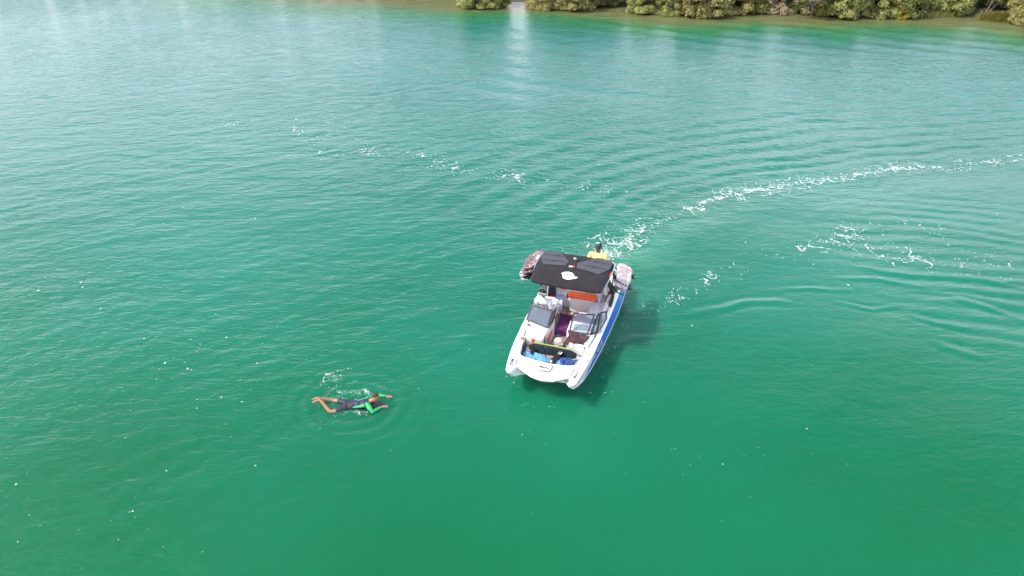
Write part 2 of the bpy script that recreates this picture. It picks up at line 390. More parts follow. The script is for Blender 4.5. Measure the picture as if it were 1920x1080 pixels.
# ------------------------------------------------------------------ sea bed / bank behind the mangroves
bk = []
for (x, y) in SHORE: bk.append([(x, y + .8, -.3), (x, y + 2.2, .06), (x + .5, y + 12, .3), (x + 3, y + 60, .8), (x * 2.2, y + 900, 1.5)])
bv = np.array(bk).reshape(-1, 3); nb = len(bk[0])
bf = np.array([[a * nb + b, (a + 1) * nb + b, (a + 1) * nb + b + 1, a * nb + b + 1] for a in range(len(bk) - 1) for b in range(nb - 1)])
bank = link_mesh('mud_bank', np_mesh('mud_bank', bv, bf), mat('mud', (0.05, 0.048, 0.028), .8, var=.4, scale=.6, bump=.4, bscale=4))  # shade between the trees is put into the dark mud colour
tag(bank, 'low muddy bank under the mangroves', 'ground', kind='structure')
# ------------------------------------------------------------------ mangroves
def leaf_mat(name, c1, c2, c3):
    m = bpy.data.materials.new(name); m.use_nodes = True
    nt = m.node_tree; b = nt.nodes['Principled BSDF']; g = nt.nodes.new('ShaderNodeNewGeometry')
    oi = nt.nodes.new('ShaderNodeObjectInfo')
    cr = nt.nodes.new('ShaderNodeValToRGB'); e = cr.color_ramp.elements
    e[0].position = 0.0; e[0].color = (*c1, 1); e[1].position = 1.0; e[1].color = (*c3, 1)
    k = e.new(.55); k.color = (*c2, 1)
    tc = nt.nodes.new('ShaderNodeTexCoord'); n = nt.nodes.new('ShaderNodeTexNoise'); n.inputs['Scale'].default_value = 1.3
    nt.links.new(tc.outputs['Object'], n.inputs['Vector'])
    ma = nt.nodes.new('ShaderNodeMath'); ma.operation = 'MULTIPLY_ADD'; ma.inputs[1].default_value = .6
    nt.links.new(g.outputs['Random Per Island'], ma.inputs[0])
    mb = nt.nodes.new('ShaderNodeMath'); mb.operation = 'MULTIPLY_ADD'; mb.inputs[1].default_value = 1.2; mb.inputs[2].default_value = -.4
    nt.links.new(n.outputs[0], mb.inputs[0]); nt.links.new(mb.outputs[0], ma.inputs[2])
    nt.links.new(ma.outputs[0], cr.inputs[0]); nt.links.new(cr.outputs[0], b.inputs['Base Color'])
    b.inputs['Roughness'].default_value = .55; b.inputs['Specular IOR Level'].default_value = .25
    tr = nt.nodes.new('ShaderNodeBsdfTranslucent'); nt.links.new(cr.outputs[0], tr.inputs[0])
    mx = nt.nodes.new('ShaderNodeMixShader'); mx.inputs[0].default_value = .25
    nt.links.new(b.outputs[0], mx.inputs[1]); nt.links.new(tr.outputs[0], mx.inputs[2])
    nt.links.new(mx.outputs[0], nt.nodes['Material Output'].inputs[0])
    return m
LM = {'olive': leaf_mat('leaf_olive', (0.11, 0.14, 0.028), (0.31, 0.33, 0.10), (0.50, 0.48, 0.19)),
      'brown': leaf_mat('leaf_brownish', (0.12, 0.125, 0.032), (0.32, 0.30, 0.10), (0.50, 0.45, 0.20)),
      'yellow': leaf_mat('leaf_yellow', (0.20, 0.19, 0.03), (0.42, 0.36, 0.04), (0.55, 0.44, 0.07)),
      'marsh': leaf_mat('leaf_marsh', (0.10, 0.10, 0.02), (0.26, 0.24, 0.05), (0.38, 0.32, 0.09)),
      'pale': leaf_mat('leaf_pale', (0.20, 0.17, 0.09), (0.36, 0.31, 0.18), (0.50, 0.43, 0.27)),
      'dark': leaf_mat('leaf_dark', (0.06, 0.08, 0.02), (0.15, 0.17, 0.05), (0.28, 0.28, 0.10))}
barkm = mat('bark', (0.07, 0.05, 0.035), .85, var=.4, scale=5, bump=.3, bscale=30)
greybark = mat('grey_bark', (0.20, 0.16, 0.14), .85, var=.3, scale=5)

def tube_np(pts, rads, seg=6):
    V, Fc = [], []
    pts = [Vector(p) for p in pts]
    for i, p in enumerate(pts):
        d = (pts[min(i + 1, len(pts) - 1)] - pts[max(i - 1, 0)]).normalized()
        u = d.cross(Vector((.3, .1, 1))).normalized() if abs(d.z) < .95 else d.cross(Vector((1, 0, 0))).normalized()
        v = d.cross(u)
        for k in range(seg):
            a = 6.2832 * k / seg; V.append(p + (u * math.cos(a) + v * math.sin(a)) * rads[i])
    for i in range(len(pts) - 1):
        for k in range(seg):
            k2 = (k + 1) % seg
            Fc.append((i * seg + k, i * seg + k2, (i + 1) * seg + k2, (i + 1) * seg + k))
    return V, Fc
def tubes_mesh(name, lst, seg=6):
    V, Fc = [], []
    for pts, rads in lst:
        v, f = tube_np(pts, rads, seg); n = len(V); V += v; Fc += [tuple(a + n for a in q) for q in f]
    return np_mesh(name, np.array([tuple(v) for v in V]), np.array(Fc))

def mangrove_meshes(seed, w, h, low, nl=26, leaf=.095, dens=900, skirt=True):
    """crown of leaf clusters on a shell of many lumps + a branching trunk; w half-width, h height"""
    rs = np.random.RandomState(seed); rd = random.Random(seed)
    lobes = []
    for i in range(nl):
        a = rs.rand() * 6.283; rr = w * (.30 + .62 * rs.rand() ** .6); z = low + (h - low) * rs.rand() ** 1.6
        rr *= 1 - .55 * max(0, (z / h - .55)) * 1.6
        lobes.append((rr * math.cos(a), rr * math.sin(a), z, (.13 + .17 * rs.rand() ** 1.4) * w * .95))
    P, Nm = [], []
    for (cx, cy, cz, r) in lobes:
        n = int(dens * (r / (.3 * w)) ** 2)
        v = rs.randn(n, 3); v /= np.linalg.norm(v, axis=1)[:, None]
        v[:, 2] = np.where(v[:, 2] < -.35, -v[:, 2], v[:, 2])
        q = r * (.55 + .70 * rs.rand(n) ** .8)
        # sub lumps
        sub = 1 + .18 * np.sin(v[:, 0] * 7 + seed) * np.sin(v[:, 1] * 6 + cx) * np.cos(v[:, 2] * 6)
        p = np.array([cx, cy, cz]) + v * (q * sub)[:, None] * np.array([1, 1, .82])
        P.append(p); Nm.append(v)
    P = np.concatenate(P); Nm = np.concatenate(Nm)
    k = P[:, 2] > .06
    P = P[k]; Nm = Nm[k]
    n = len(P)
    nrm = Nm + .55 * rs.randn(n, 3) + np.array([0, 0, .45]); nrm /= np.linalg.norm(nrm, axis=1)[:, None]
    t = np.cross(nrm, rs.randn(n, 3)); t /= np.linalg.norm(t, axis=1)[:, None]
    b = np.cross(nrm, t)
    s = leaf * (.6 + .8 * rs.rand(n))[:, None]
    q = np.stack([P - t * s, P - b * s * .45 + nrm * s * .15, P + t * s, P + b * s * .45 + nrm * s * .15], 1).reshape(-1, 3)
    crown = np_mesh('crown', q, np.arange(n * 4).reshape(-1, 4), False)
    lst = []
    for i in range(9):
        a = rd.random() * 6.28; L = lobes[rd.randrange(len(lobes))]
        bx, by = math.cos(a) * .25 * w * .5, math.sin(a) * .25 * w * .5
        m = (bx * .6 + L[0] * .4, by * .6 + L[1] * .4, L[2] * .45 + .1 * rd.random())
        lst.append(([(bx, by, -.35), m, (L[0], L[1], L[2])], [.09, .055, .02]))
    for i in range(26):                       # prop roots / low twigs
        a = rd.random() * 6.28; r = w * (.3 + .6 * rd.random())
        lst.append(([(r * math.cos(a), r * math.sin(a), -.3), (r * .8 * math.cos(a), r * .8 * math.sin(a), .5), (r * .5 * math.cos(a + .3), r * .5 * math.sin(a + .3), 1.1)], [.022, .02, .015]))
    return crown, tubes_mesh('trunk', lst, 5)

VAR = [mangrove_meshes(100 + i, w, h, low, nl) for i, (w, h, low, nl) in enumerate([(2.1, 3.0, .15, 105), (1.8, 2.8, .12, 90), (2.4, 3.4, .2, 115), (2.1, 3.2, .15, 95)])]
def add_mangrove(vi, x, y, s, rz, kind, label, group='mangroves along the far bank', zs=1.0, cat='mangrove tree', name='mangrove_tree'):
    cr, tk = VAR[vi]
    e = bpy.data.objects.new(name, None); C.objects.link(e); e.location = (x, y, 0); e.rotation_euler = (0, 0, rz); e.scale = (s, s, s * zs)
    tag(e, label, cat, group)
    key = (vi, kind)
    if key not in _crown_cache:
        m = cr.copy(); m.materials.clear(); m.materials.append(LM[kind]); _crown_cache[key] = m
    o = bpy.data.objects.new('crown', _crown_cache[key]); C.objects.link(o); o.parent = e
    if not tk.materials: tk.materials.append(barkm)
    o2 = bpy.data.objects.new('trunk', tk); C.objects.link(o2); o2.parent = e
    return e
_crown_cache = {}
# front row: x, y, variant, scale, leaf kind, label
FRONT = [
 (-3.2, 68.2, 1, .95, 'olive', 'leftmost mangrove bush at the top edge, pale olive crown over the water'),
 (-1.75, 68.0, 0, .72, 'olive', 'round olive mangrove bush just left of the bright gap'),
 (3.1, 67.6, 1, .85, 'brown', 'brownish mangrove bush just right of the bright gap'),
 (5.3, 67.4, 0, .95, 'brown', 'wide brownish mangrove bush second right of the bright gap'),
 (8.2, 70.6, 3, .95, 'dark', 'dark mangrove set back behind the shallow olive inlet'),
 (11.3, 65.6, 1, .75, 'olive', 'small rounded pale green mangrove right of the olive inlet'),
 (13.3, 65.0, 1, .62, 'olive', 'narrow green mangrove squeezed between two larger ones'),
 (16.0, 64.6, 0, .98, 'brown', 'big bulging mangrove with yellow-brown crown reaching furthest out'),
 (18.8, 65.6, 1, .90, 'brown', 'yellowish brown mangrove beside the big bulging one'),
 (21.0, 68.2, 3, .95, 'dark', 'dark shaded mangrove in the recess left of the lone sapling'),
 (22.8, 65.8, 1, .75, 'pale', 'dusty pale mangrove left of the lone sapling'),
 (25.0, 67.4, 3, .90, 'dark', 'dark mangrove directly behind the lone sapling'),
 (27.6, 64.4, 0, 1.0, 'olive', 'large fresh green mangrove right of the lone sapling'),
 (30.7, 64.6, 1, .95, 'olive', 'green mangrove behind the small yellow bush'),
 (33.2, 66.4, 3, 1.0, 'dark', 'dark mangrove right of the small yellow bush'),
 (36.6, 65.6, 2, .85, 'olive', 'high crowned light green mangrove over the marsh grass'),
 (41.6, 61.2, 0, .80, 'brown', 'dusty olive mangrove at the right edge of the picture'),
]
for q, (x, y, v, s, k, lb) in enumerate(FRONT):
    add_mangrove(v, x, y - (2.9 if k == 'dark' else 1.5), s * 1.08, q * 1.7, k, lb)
add_mangrove(1, 32.0, 61.9, .42, 1.0, 'yellow', 'small bright yellow bush standing in the water', group=None, cat='bush', name='yellow_bush')
# rows behind
rb = random.Random(3)
row = []
for k in range(56):
    x = -80 + k * 2.6 + rb.uniform(-.6, .6)
    if abs(x - 1.2) < 3.0: continue
    ys = np.interp(x, [p[0] for p in SHORE], [p[1] for p in SHORE])
    row.append((x, ys + 6.5 + rb.uniform(-.5, 1.5), rb.choice([0, 2, 3]), rb.uniform(.8, .95) * (1 if x > -14 else .72 if x > -30 else .6)))
    if k % 2 == 0 and x > -14: row.append((x + 1, ys + 11 + rb.uniform(-1, 1.5), 2, rb.uniform(.85, 1.0)))
for q, (x, y, v, s) in enumerate(row):
    if abs(x - .7) < 2.6 * s + .6: continue
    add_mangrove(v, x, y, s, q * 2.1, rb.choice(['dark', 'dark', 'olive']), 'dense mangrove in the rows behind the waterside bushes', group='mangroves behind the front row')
# lone sapling with bare trunk
sap = bpy.data.objects.new('sapling_tree', None); C.objects.link(sap); sap.location = (24.55, 61.6, 0)
tag(sap, 'lone spindly sapling with bare forked trunk standing in the water', 'tree')
rs = np.random.RandomState(5)
lst = [([(0, 0, -.3), (.05, 0, .6), (-.02, 0, 1.1)], [.045, .04, .035])]
tips = []
for i in range(11):
    a = i * 2.4; r = .5 + .55 * rs.rand(); z = 1.5 + 1.1 * rs.rand()
    t = (r * math.cos(a) + .1, r * math.sin(a), z); tips.append(t)
    lst.append(([(0, 0, .7 + .3 * rs.rand()), (r * .45 * math.cos(a), r * .45 * math.sin(a), z * .7), t], [.022, .016, .008]))
link_mesh('trunk', tubes_mesh('sap_trunk', lst, 5), greybark, sap)
P = np.concatenate([np.array(t) + rs.randn(230, 3) * np.array([.22, .22, .16]) for t in tips] + [np.array([-.45, 0, .55]) + rs.randn(120, 3) * .14])
def leaf_cloud(name, P, leaf, rs, up=.4):
    n = len(P); nrm = rs.randn(n, 3) + np.array([0, 0, up]); nrm /= np.linalg.norm(nrm, axis=1)[:, None]
    t = np.cross(nrm, rs.randn(n, 3)); t /= np.linalg.norm(t, axis=1)[:, None]; b = np.cross(nrm, t); s = leaf * (.6 + .8 * rs.rand(n))[:, None]
    return np_mesh(name, np.stack([P - t * s, P - b * s * .5, P + t * s, P + b * s * .5], 1).reshape(-1, 3), np.arange(n * 4).reshape(-1, 4), False)
link_mesh('crown', leaf_cloud('sap_crown', P, .075, rs), LM['pale'], sap)
# bare branchy shrub
dead = bpy.data.objects.new('bare_tree', None); C.objects.link(dead); dead.location = (40.0, 64.0, 0)
tag(dead, 'leafless grey branching tree between two green mangroves', 'tree')
lst = []
def branch(p, d, L, r, k):
    q = p + d * L; lst.append(([tuple(p), tuple(p + d * L * .5 + Vector((rs.randn() * .05, rs.randn() * .05, 0))), tuple(q)], [r, r * .85, r * .65]))
    if k == 0: return
    for _ in range(3):
        nd = (d + Vector((rs.randn() * .55, rs.randn() * .55, .1 + rs.rand() * .3))).normalized(); branch(q, nd, L * .72, r * .62, k - 1)
for _ in range(3): branch(Vector((rs.randn() * .25, rs.randn() * .25, -.3)), Vector((rs.randn() * .4, rs.randn() * .3, 1)).normalized(), 1.5, .085, 5)
link_mesh('trunk', tubes_mesh('bare_trunk', lst, 4), greybark, dead)
P = rs.randn(500, 3) * np.array([.9, .7, .5]) + np.array([.2, 0, 2.6])
link_mesh('crown', leaf_cloud('bare_crown', P, .07, rs), LM['pale'], dead)
# reedy grass clumps
def grass(x, y, w, d, h, n, kind, label):
    r = np.random.RandomState(int(x * 10)); V = []
    for i in range(n):
        bx, by = x + r.randn() * w, y + r.randn() * d; hh = h * (.5 + .6 * r.rand()); lx, ly = r.randn() * .25, r.randn() * .25 - .1
        wd = .035
        V += [(bx - wd, by, -.1), (bx + wd, by, -.1), (bx + lx * .5 + wd * .7, by + ly * .5, hh * .7), (bx + lx * .5 - wd * .7, by + ly * .5, hh * .7),
              (bx + lx * .5 - wd * .7, by + ly * .5, hh * .7), (bx + lx * .5 + wd * .7, by + ly * .5, hh * .7), (bx + lx + .005, by + ly, hh), (bx + lx - .005, by + ly, hh)]
    V = np.array(V)
    o = link_mesh('marsh_grass', np_mesh('marsh_grass', V, np.arange(len(V)).reshape(-1, 4), False), LM[kind])
    tag(o, label, 'grass', kind='stuff')
grass(35.2, 62.4, .5, .2, .55, 350, 'olive', 'thin olive marsh grass below the high crowned mangrove')
grass(39.3, 60.9, .5, .25, .7, 500, 'marsh', 'yellow green marsh grass clump left of the edge mangrove')
# low leafy twigs poking from the shallows
P = rs.randn(160, 3) * np.array([.4, .12, .08]) + np.array([29.2, 63.0, .25])
o = link_mesh('low_shrub', leaf_cloud('low_shrub', P, .09, rs), LM['yellow']); tag(o, 'tiny low shrub poking from the shallows beside the green mangrove', 'shrub')
# ------------------------------------------------------------------ boat frame
BM = Matrix.Translation((1.685, 17.482, 0)) @ Matrix.Rotation(R(161.97), 4, 'Z')

M = {
 'gel': mat('gelcoat', (0.82, 0.82, 0.82), .22, coat=.4, var=.04, scale=2),
 'vinyl': mat('white_vinyl', (0.80, 0.79, 0.78), .5, bump=.15, bscale=120, var=.05, scale=6),
 'greyv': mat('grey_vinyl', (0.36, 0.365, 0.385), .5, bump=.15, bscale=120),
 'orange': mat('orange_vinyl', (0.88, 0.105, 0.014), .45, bump=.12, bscale=120, var=.08),
 'red': mat('red_and_shaded_orange_vinyl', (0.60, 0.035, 0.014), .45, var=.1),
 'canvas': mat('canopy_canvas', (0.024, 0.0225, 0.026), .9, spec=.15, var=.14, scale=5, bump=.35, bscale=45, sheen=.02),
 'canvas2': mat('canopy_panel_canvas', (0.062, 0.064, 0.076), .9, spec=.2, var=.12, scale=9, bump=.3, bscale=80, sheen=.03),
 'black': mat('black_plastic', (0.010, 0.010, 0.012), .5, var=.2),
 'frame': mat('black_anodised', (0.018, 0.018, 0.022), .35),
 'steel': mat('polished_steel', (0.55, 0.56, 0.57), .2, metal=1.0),
 'alu': mat('silver_tube', (0.50, 0.52, 0.54), .35, metal=.7),
 'greyp': mat('grey_plastic', (0.17, 0.19, 0.22), .5, var=.15),
 'floor': None, 'skin': mat('skin', (0.34, 0.165, 0.09), .55, var=.1, scale=12),
 'skind': mat('skin_dark', (0.085, 0.036, 0.022), .5, var=.1, scale=12),
 'hair': mat('hair', (0.008, 0.006, 0.006), .6, bump=.4, bscale=90),
 'logo': mat('logo_white', (0.62, 0.62, 0.62), .7),
 'ink': mat('lettering_dark', (0.03, 0.025, 0.025), .5),
 'maroon': mat('maroon_line', (0.14, 0.02, 0.02), .5),
}
# floor: tan woven decking with darker streaks
fm = bpy.data.materials.new('tan_deck'); fm.use_nodes = True
_n = fm.node_tree.nodes; _l = fm.node_tree.links; _b = _n['Principled BSDF']; _b.inputs['Roughness'].default_value = .8
_tc = _n.new('ShaderNodeTexCoord'); _no = _n.new('ShaderNodeTexNoise'); _no.inputs['Scale'].default_value = 5; _no.inputs['Detail'].default_value = 5; _no.inputs['Distortion'].default_value = 2.5
_cr = _n.new('ShaderNodeValToRGB'); _cr.color_ramp.elements[0].position = .38; _cr.color_ramp.elements[0].color = (.30, .19, .12, 1); _cr.color_ramp.elements[1].position = .5; _cr.color_ramp.elements[1].color = (.56, .42, .31, 1)
_l.new(_tc.outputs['Object'], _no.inputs[0]); _l.new(_no.outputs[0], _cr.inputs[0]); _l.new(_cr.outputs[0], _b.inputs['Base Color'])
M['floor'] = fm
# hull: white with a blue flash along each side
hm = bpy.data.materials.new('hull_gelcoat'); hm.use_nodes = True
_n = hm.node_tree.nodes; _l = hm.node_tree.links; _b = _n['Principled BSDF']; _b.inputs['Roughness'].default_value = .2; _b.inputs['Coat Weight'].default_value = .5; _b.inputs['Coat Roughness'].default_value = .06
_tc = _n.new('ShaderNodeTexCoord'); _s = _n.new('ShaderNodeSeparateXYZ'); _l.new(_tc.outputs['Object'], _s.inputs[0])
def _map(v, a, b, c, d):
    m = _n.new('ShaderNodeMapRange'); _l.new(v, m.inputs[0])
    for k, q in enumerate((a, b, c, d)): m.inputs[k + 1].default_value = q
    return m.outputs[0]
def _cmp(a, b, op='LESS_THAN'):
    m = _n.new('ShaderNodeMath'); m.operation = op
    for k, v in enumerate((a, b)):
        if isinstance(v, (int, float)): m.inputs[k].default_value = v
        else: _l.new(v, m.inputs[k])
    return m.outputs[0]
_up = _map(_s.outputs[1], 1.15, 2.62, .86, .40)
_blue = _cmp(_cmp(_cmp(_s.outputs[2], _up), _cmp(_s.outputs[2], .425, 'GREATER_THAN'), 'MULTIPLY'), _cmp(_s.outputs[1], 2.6), 'MULTIPLY')
_mx = _n.new('ShaderNodeMix'); _mx.data_type = 'RGBA'; _l.new(_blue, _mx.inputs[0]); _mx.inputs[6].default_value = (.82, .82, .82, 1); _mx.inputs[7].default_value = (0.0, .13, .60, 1)
_low = _cmp(_s.outputs[2], .16)
_mx2 = _n.new('ShaderNodeMix'); _mx2.data_type = 'RGBA'; _l.new(_low, _mx2.inputs[0]); _l.new(_mx.outputs[2], _mx2.inputs[6]); _mx2.inputs[7].default_value = (.46, .55, .52, 1)
_l.new(_mx2.outputs[2], _b.inputs['Base Color'])
# glass
gm = bpy.data.materials.new('tinted_glass'); gm.use_nodes = True
_n = gm.node_tree.nodes; _l = gm.node_tree.links; _b = _n['Principled BSDF']
_b.inputs['Base Color'].default_value = (.30, .36, .42, 1); _b.inputs['Roughness'].default_value = .04
_t = _n.new('ShaderNodeBsdfTransparent'); _t.inputs[0].default_value = (.85, .89, .92, 1); _m = _n.new('ShaderNodeMixShader'); _m.inputs[0].default_value = .14
_l.new(_t.outputs[0], _m.inputs[1]); _l.new(_b.outputs[0], _m.inputs[2]); _l.new(_m.outputs[0], _n['Material Output'].inputs[0])
M['glass'] = gm
g2 = gm.copy(); g2.name = 'smoked_glass'; g2.node_tree.nodes['Transparent BSDF'].inputs[0].default_value = (.58, .66, .74, 1); M['smoke'] = g2
g2.node_tree.nodes['Mix Shader'].inputs[0].default_value = .24
g3 = gm.copy(); g3.name = 'clear_plastic'; g3.node_tree.nodes['Transparent BSDF'].inputs[0].default_value = (.85, .85, .88, 1); g3.node_tree.nodes['Mix Shader'].inputs[0].default_value = .45
g3.node_tree.nodes['Principled BSDF'].inputs['Base Color'].default_value = (.42, .42, .45, 1); g3.node_tree.nodes['Principled BSDF'].inputs['Roughness'].default_value = .35; M['clearp'] = g3

def fin(bm, name, m, parent=None, smooth=True, ang=38, base=None, world=False):
    bmesh.ops.recalc_face_normals(bm, faces=bm.faces)
    me = bpy.data.meshes.new(name); bm.to_mesh(me); bm.free()
    return fin_me(me, name, m, parent, smooth, ang, base, world)
def fin_me(me, name, m, parent=None, smooth=True, ang=38, base=None, world=False):
    if smooth:
        me.polygons.foreach_set('use_smooth', [True] * len(me.polygons)); me.set_sharp_from_angle(angle=R(ang))
    o = link_mesh(name, me, m, parent)
    if base is not None:                       # a top-level thing standing at its own base
        me.transform(Matrix.Translation([-v for v in base]))
        o.matrix_world = Matrix.Translation(base) if world else BM @ Matrix.Translation(base)
    return o
def thing(name, base, label, cat, group=None, rz=0):
    e = bpy.data.objects.new(name, None); C.objects.link(e); e.matrix_world = BM @ Matrix.Translation(base) @ Matrix.Rotation(rz, 4, 'Z')
    tag(e, label, cat, group); return e
def box(bm, c, s, bev=.0, rot=(0, 0, 0), seg=2, taper=None):
    r = bmesh.ops.create_cube(bm, size=1.0)
    vs_ = r['verts']
    if taper:                                   # scale of the top face in x, y
        for v in vs_:
            if v.co.z > 0: v.co.x *= taper[0]; v.co.y *= taper[1]
    if bev:
        es = list({e for v in vs_ for e in v.link_edges})
        for v in vs_: v.co = Vector((v.co.x * s[0], v.co.y * s[1], v.co.z * s[2]))
        rr = bmesh.ops.bevel(bm, geom=es, offset=bev, segments=seg, profile=.6, affect='EDGES')
        vs_ = list({v for v in vs_ if v.is_valid} | set(rr['verts']))
    else:
        for v in vs_: v.co = Vector((v.co.x * s[0], v.co.y * s[1], v.co.z * s[2]))
    mtx = Matrix.Translation(c) @ Euler(rot).to_matrix().to_4x4()
    for v in vs_: v.co = mtx @ v.co
    return vs_
def bxo(name, c, s, m, parent, bev=.02, rot=(0, 0, 0), seg=2, taper=None, label=None):
    bm = bmesh.new(); box(bm, c, s, bev, rot, seg, taper); o = fin(bm, name, m, parent)
    if label: o['label'] = label
    return o
def slab(bm, pts, th, nrm=None):
    """polygon (3D points) thickened along nrm"""
    pts = [Vector(p) for p in pts]
    if nrm is None: nrm = (pts[1] - pts[0]).cross(pts[2] - pts[0]).normalized()
    nrm = Vector(nrm)
    a = [bm.verts.new(p) for p in pts]; b = [bm.verts.new(p + nrm * th) for p in pts]
    bm.faces.new(a); bm.faces.new(list(reversed(b)))
    n = len(pts)
    for i in range(n): bm.faces.new([a[i], b[i], b[(i + 1) % n], a[(i + 1) % n]])
def tube(bm, pts, r, seg=8):
    rr = r if isinstance(r, (list, tuple)) else [r] * len(pts)
    V, Fc = tube_np(pts, rr, seg); vs_ = [bm.verts.new(v) for v in V]
    for f in Fc: bm.faces.new([vs_[i] for i in f])
    bm.faces.new(vs_[:seg]); bm.faces.new(vs_[-seg:])
def tbo(name, pts, r, m, parent, seg=8):
    bm = bmesh.new(); tube(bm, pts, r, seg); return fin(bm, name, m, parent)
def ell(bm, c, s, rot=(0, 0, 0), u=14, v=10):
    r = bmesh.ops.create_uvsphere(bm, u_segments=u, v_segments=v, radius=1)
    mtx = Matrix.Translation(c) @ Euler(rot).to_matrix().to_4x4() @ Matrix.Diagonal((*s, 1))
    for q in r['verts']: q.co = mtx @ q.co
def text_o(s, size, org, dirv, upv, m, parent, name='lettering', shear=0.0, off=.003, sx=1.0, bold=0.0):
    cu = bpy.data.curves.new('t', 'FONT'); cu.body = s; cu.size = size; cu.align_x = 'CENTER'; cu.align_y = 'CENTER'; cu.shear = shear; cu.extrude = .0015; cu.offset = bold
    to = bpy.data.objects.new('t', cu); C.objects.link(to)
    me = bpy.data.meshes.new_from_object(to.evaluated_get(bpy.context.evaluated_depsgraph_get())); bpy.data.objects.remove(to)
    d = Vector(dirv).normalized(); u = (Vector(upv) - d * Vector(upv).dot(d)).normalized(); n = d.cross(u)
    mt = Matrix((d, u, n)).transposed().to_4x4(); mt.translation = Vector(org) + n * off
    me.transform(mt @ Matrix.Diagonal((sx, 1, 1, 1))); me.materials.clear()
    o = link_mesh(name, me, m, parent); return o
def cloth_grid(c0, ux, uy, nu, nv, hfun, th=.012):
    """grid c0 + u*ux + v*uy (+ height along z), with thickness"""
    V = []; Fc = []
    c0 = Vector(c0); ux = Vector(ux); uy = Vector(uy)
    for k in range(2):
        for i in range(nu + 1):
            for j in range(nv + 1):
                u = i / nu; v = j / nv
                p = c0 + ux * u + uy * v; dx, dy, dz = hfun(u, v, p)
                V.append((p.x + dx, p.y + dy, p.z + dz - k * th))
    o = (nu + 1) * (nv + 1)
    idx = lambda i, j: i * (nv + 1) + j
    for i in range(nu):
        for j in range(nv):
            a, b, c, d = idx(i, j), idx(i + 1, j), idx(i + 1, j + 1), idx(i, j + 1)
            Fc.append((a, b, c, d)); Fc.append((a + o, d + o, c + o, b + o))
    for i in range(nu):
        for (j,) in ((0,), (nv,)):
            a, b = idx(i, j), idx(i + 1, j); Fc.append((a, a + o, b + o, b) if j == 0 else (b, b + o, a + o, a))
    for j in range(nv):
        for (i,) in ((0,), (nu,)):
            a, b = idx(i, j), idx(i, j + 1); Fc.append((b, b + o, a + o, a) if i == 0 else (a, a + o, b + o, b))
    return np_mesh('cloth', np.array(V), np.array(Fc))
def vn(x, y, s, o=0.): return float(vnoise(np.array([x]), np.array([y]), s, o, o * .7)[0])
def folds(x, y, s, o=0., rot=0., an=3.0):
    c, q = math.cos(rot), math.sin(rot); a = x * c + y * q; b = (-x * q + y * c) / an
    n = vn(a + .3 * vn(x, y, s * .5, o + 3), b, s, o)
    return 1 - abs(2 * n - 1)

# ------------------------------------------------------------------ boat
boat = thing('wakeboard_boat', (0, 0, 0), 'white motor boat with blue flash, orange trimmed seats and black canopy, turning on green water', 'boat')
# half outline rings from stern centre to bow centre
OUT = [(0,-3.05),(.6,-3.05),(1.02,-3.03),(1.17,-2.9),(1.20,-2.0),(1.20,-1.0),(1.185,0),(1.155,1.0),(1.115,1.8),(1.06,2.4),(1.01,2.75),(.965,3.02),(.895,3.13),(.82,3.09),(.715,2.80),(.52,2.83),(.30,2.92),(0,2.96)]
ZD  = [.72,.72,.72,.74,.77,.79,.81,.84,.86,.87,.86,.84,.82,.81,.80,.70,.66,.64]
INN = [(0,-1.45),(.5,-1.45),(.9,-1.45),(.98,-1.42),(1.0,-1.3),(1.03,-.9),(1.04,0),(1.03,.9),(.97,1.5),(.90,2.0),(.85,2.22),(.80,2.33),(.75,2.39),(.68,2.43),(.58,2.46),(.42,2.49),(.2,2.51),(0,2.52)]
ZI  = [.92,.92,.92,.92,.88,.87,.87,.90,.91,.91,.91,.91,.91,.91,.91,.91,.91,.91]
def side_fac(y): return np.interp(y, [-3.1, -1.2, 0, .9, 2.3, 2.8, 3.2], [1.07, 1.07, 1.04, 1.02, .955, .92, .9])
rings = []
keel = [(x * .22, y * .88 if y > 0 else y, -.32) for x, y in OUT]
chin = [(x * (.84 if y < 1 else .84 - .34 * ((y - 1) / 2) ** 1.5), (y - .42 * (max(y - .8, 0) / 2.2) ** 1.3 * 1.25 if y > 0 else y), .04 if y < 1.5 else .04 + .10 * (y - 1.5)) for x, y in OUT]
keel = [(x, y - .8 * max(0, y - 1.2) / 1.6, z) for x, y, z in keel]
chin = [(x * (.80 if k in (11, 12, 13) else 1), y - (.42 if k in (11, 12, 13) else .30 if k in (10, 14) else .12 * (k > 13)), z) for k, (x, y, z) in enumerate(chin)]
RY = [0]*9 + [.02,.06,.12,.20,.24,.14,.12,.12,.12]; RX = [1]*10 + [.99,.96,.93,.95,1,1,1,1]; RZ = [.42]*9 + [.44,.47,.52,.58,.60,.58,.53,.50,.48]
rub = [(x * side_fac(y) * RX[k], y - RY[k] - .02 * (y > 0), RZ[k]) for k, (x, y) in enumerate(OUT)]
rub2 = [(x * side_fac(y) * RX[k] + .018 * (x > .1), y - RY[k], RZ[k] + .015) for k, (x, y) in enumerate(OUT)]
deck = [(x, y, z) for (x, y), z in zip(OUT, ZD)]
deck2 = [(x * .975, y * .992 if k < 14 else y - .03, z + .03) for k, ((x, y), z) in enumerate(zip(OUT, ZD))]
mid = []
for k, ((x, y), (a, b), z, zi) in enumerate(zip(OUT, INN, ZD, ZI)):
    t = .62 if k < 14 else .55
    zz = z + .035 + (zi - z) * .35 if k < 14 else .80
    mid.append((x * (1 - t) + a * t, y * (1 - t) + b * t, zz + (.02 if k >= 14 else 0)))
mid2 = [(a * 1.03 if k < 14 else a, b + (.10 if k > 9 else .02), (zi - .012)) for k, ((a, b), zi) in enumerate(zip(INN, ZI))]
inn = [(a, b, zi) for (a, b), zi in zip(INN, ZI)]
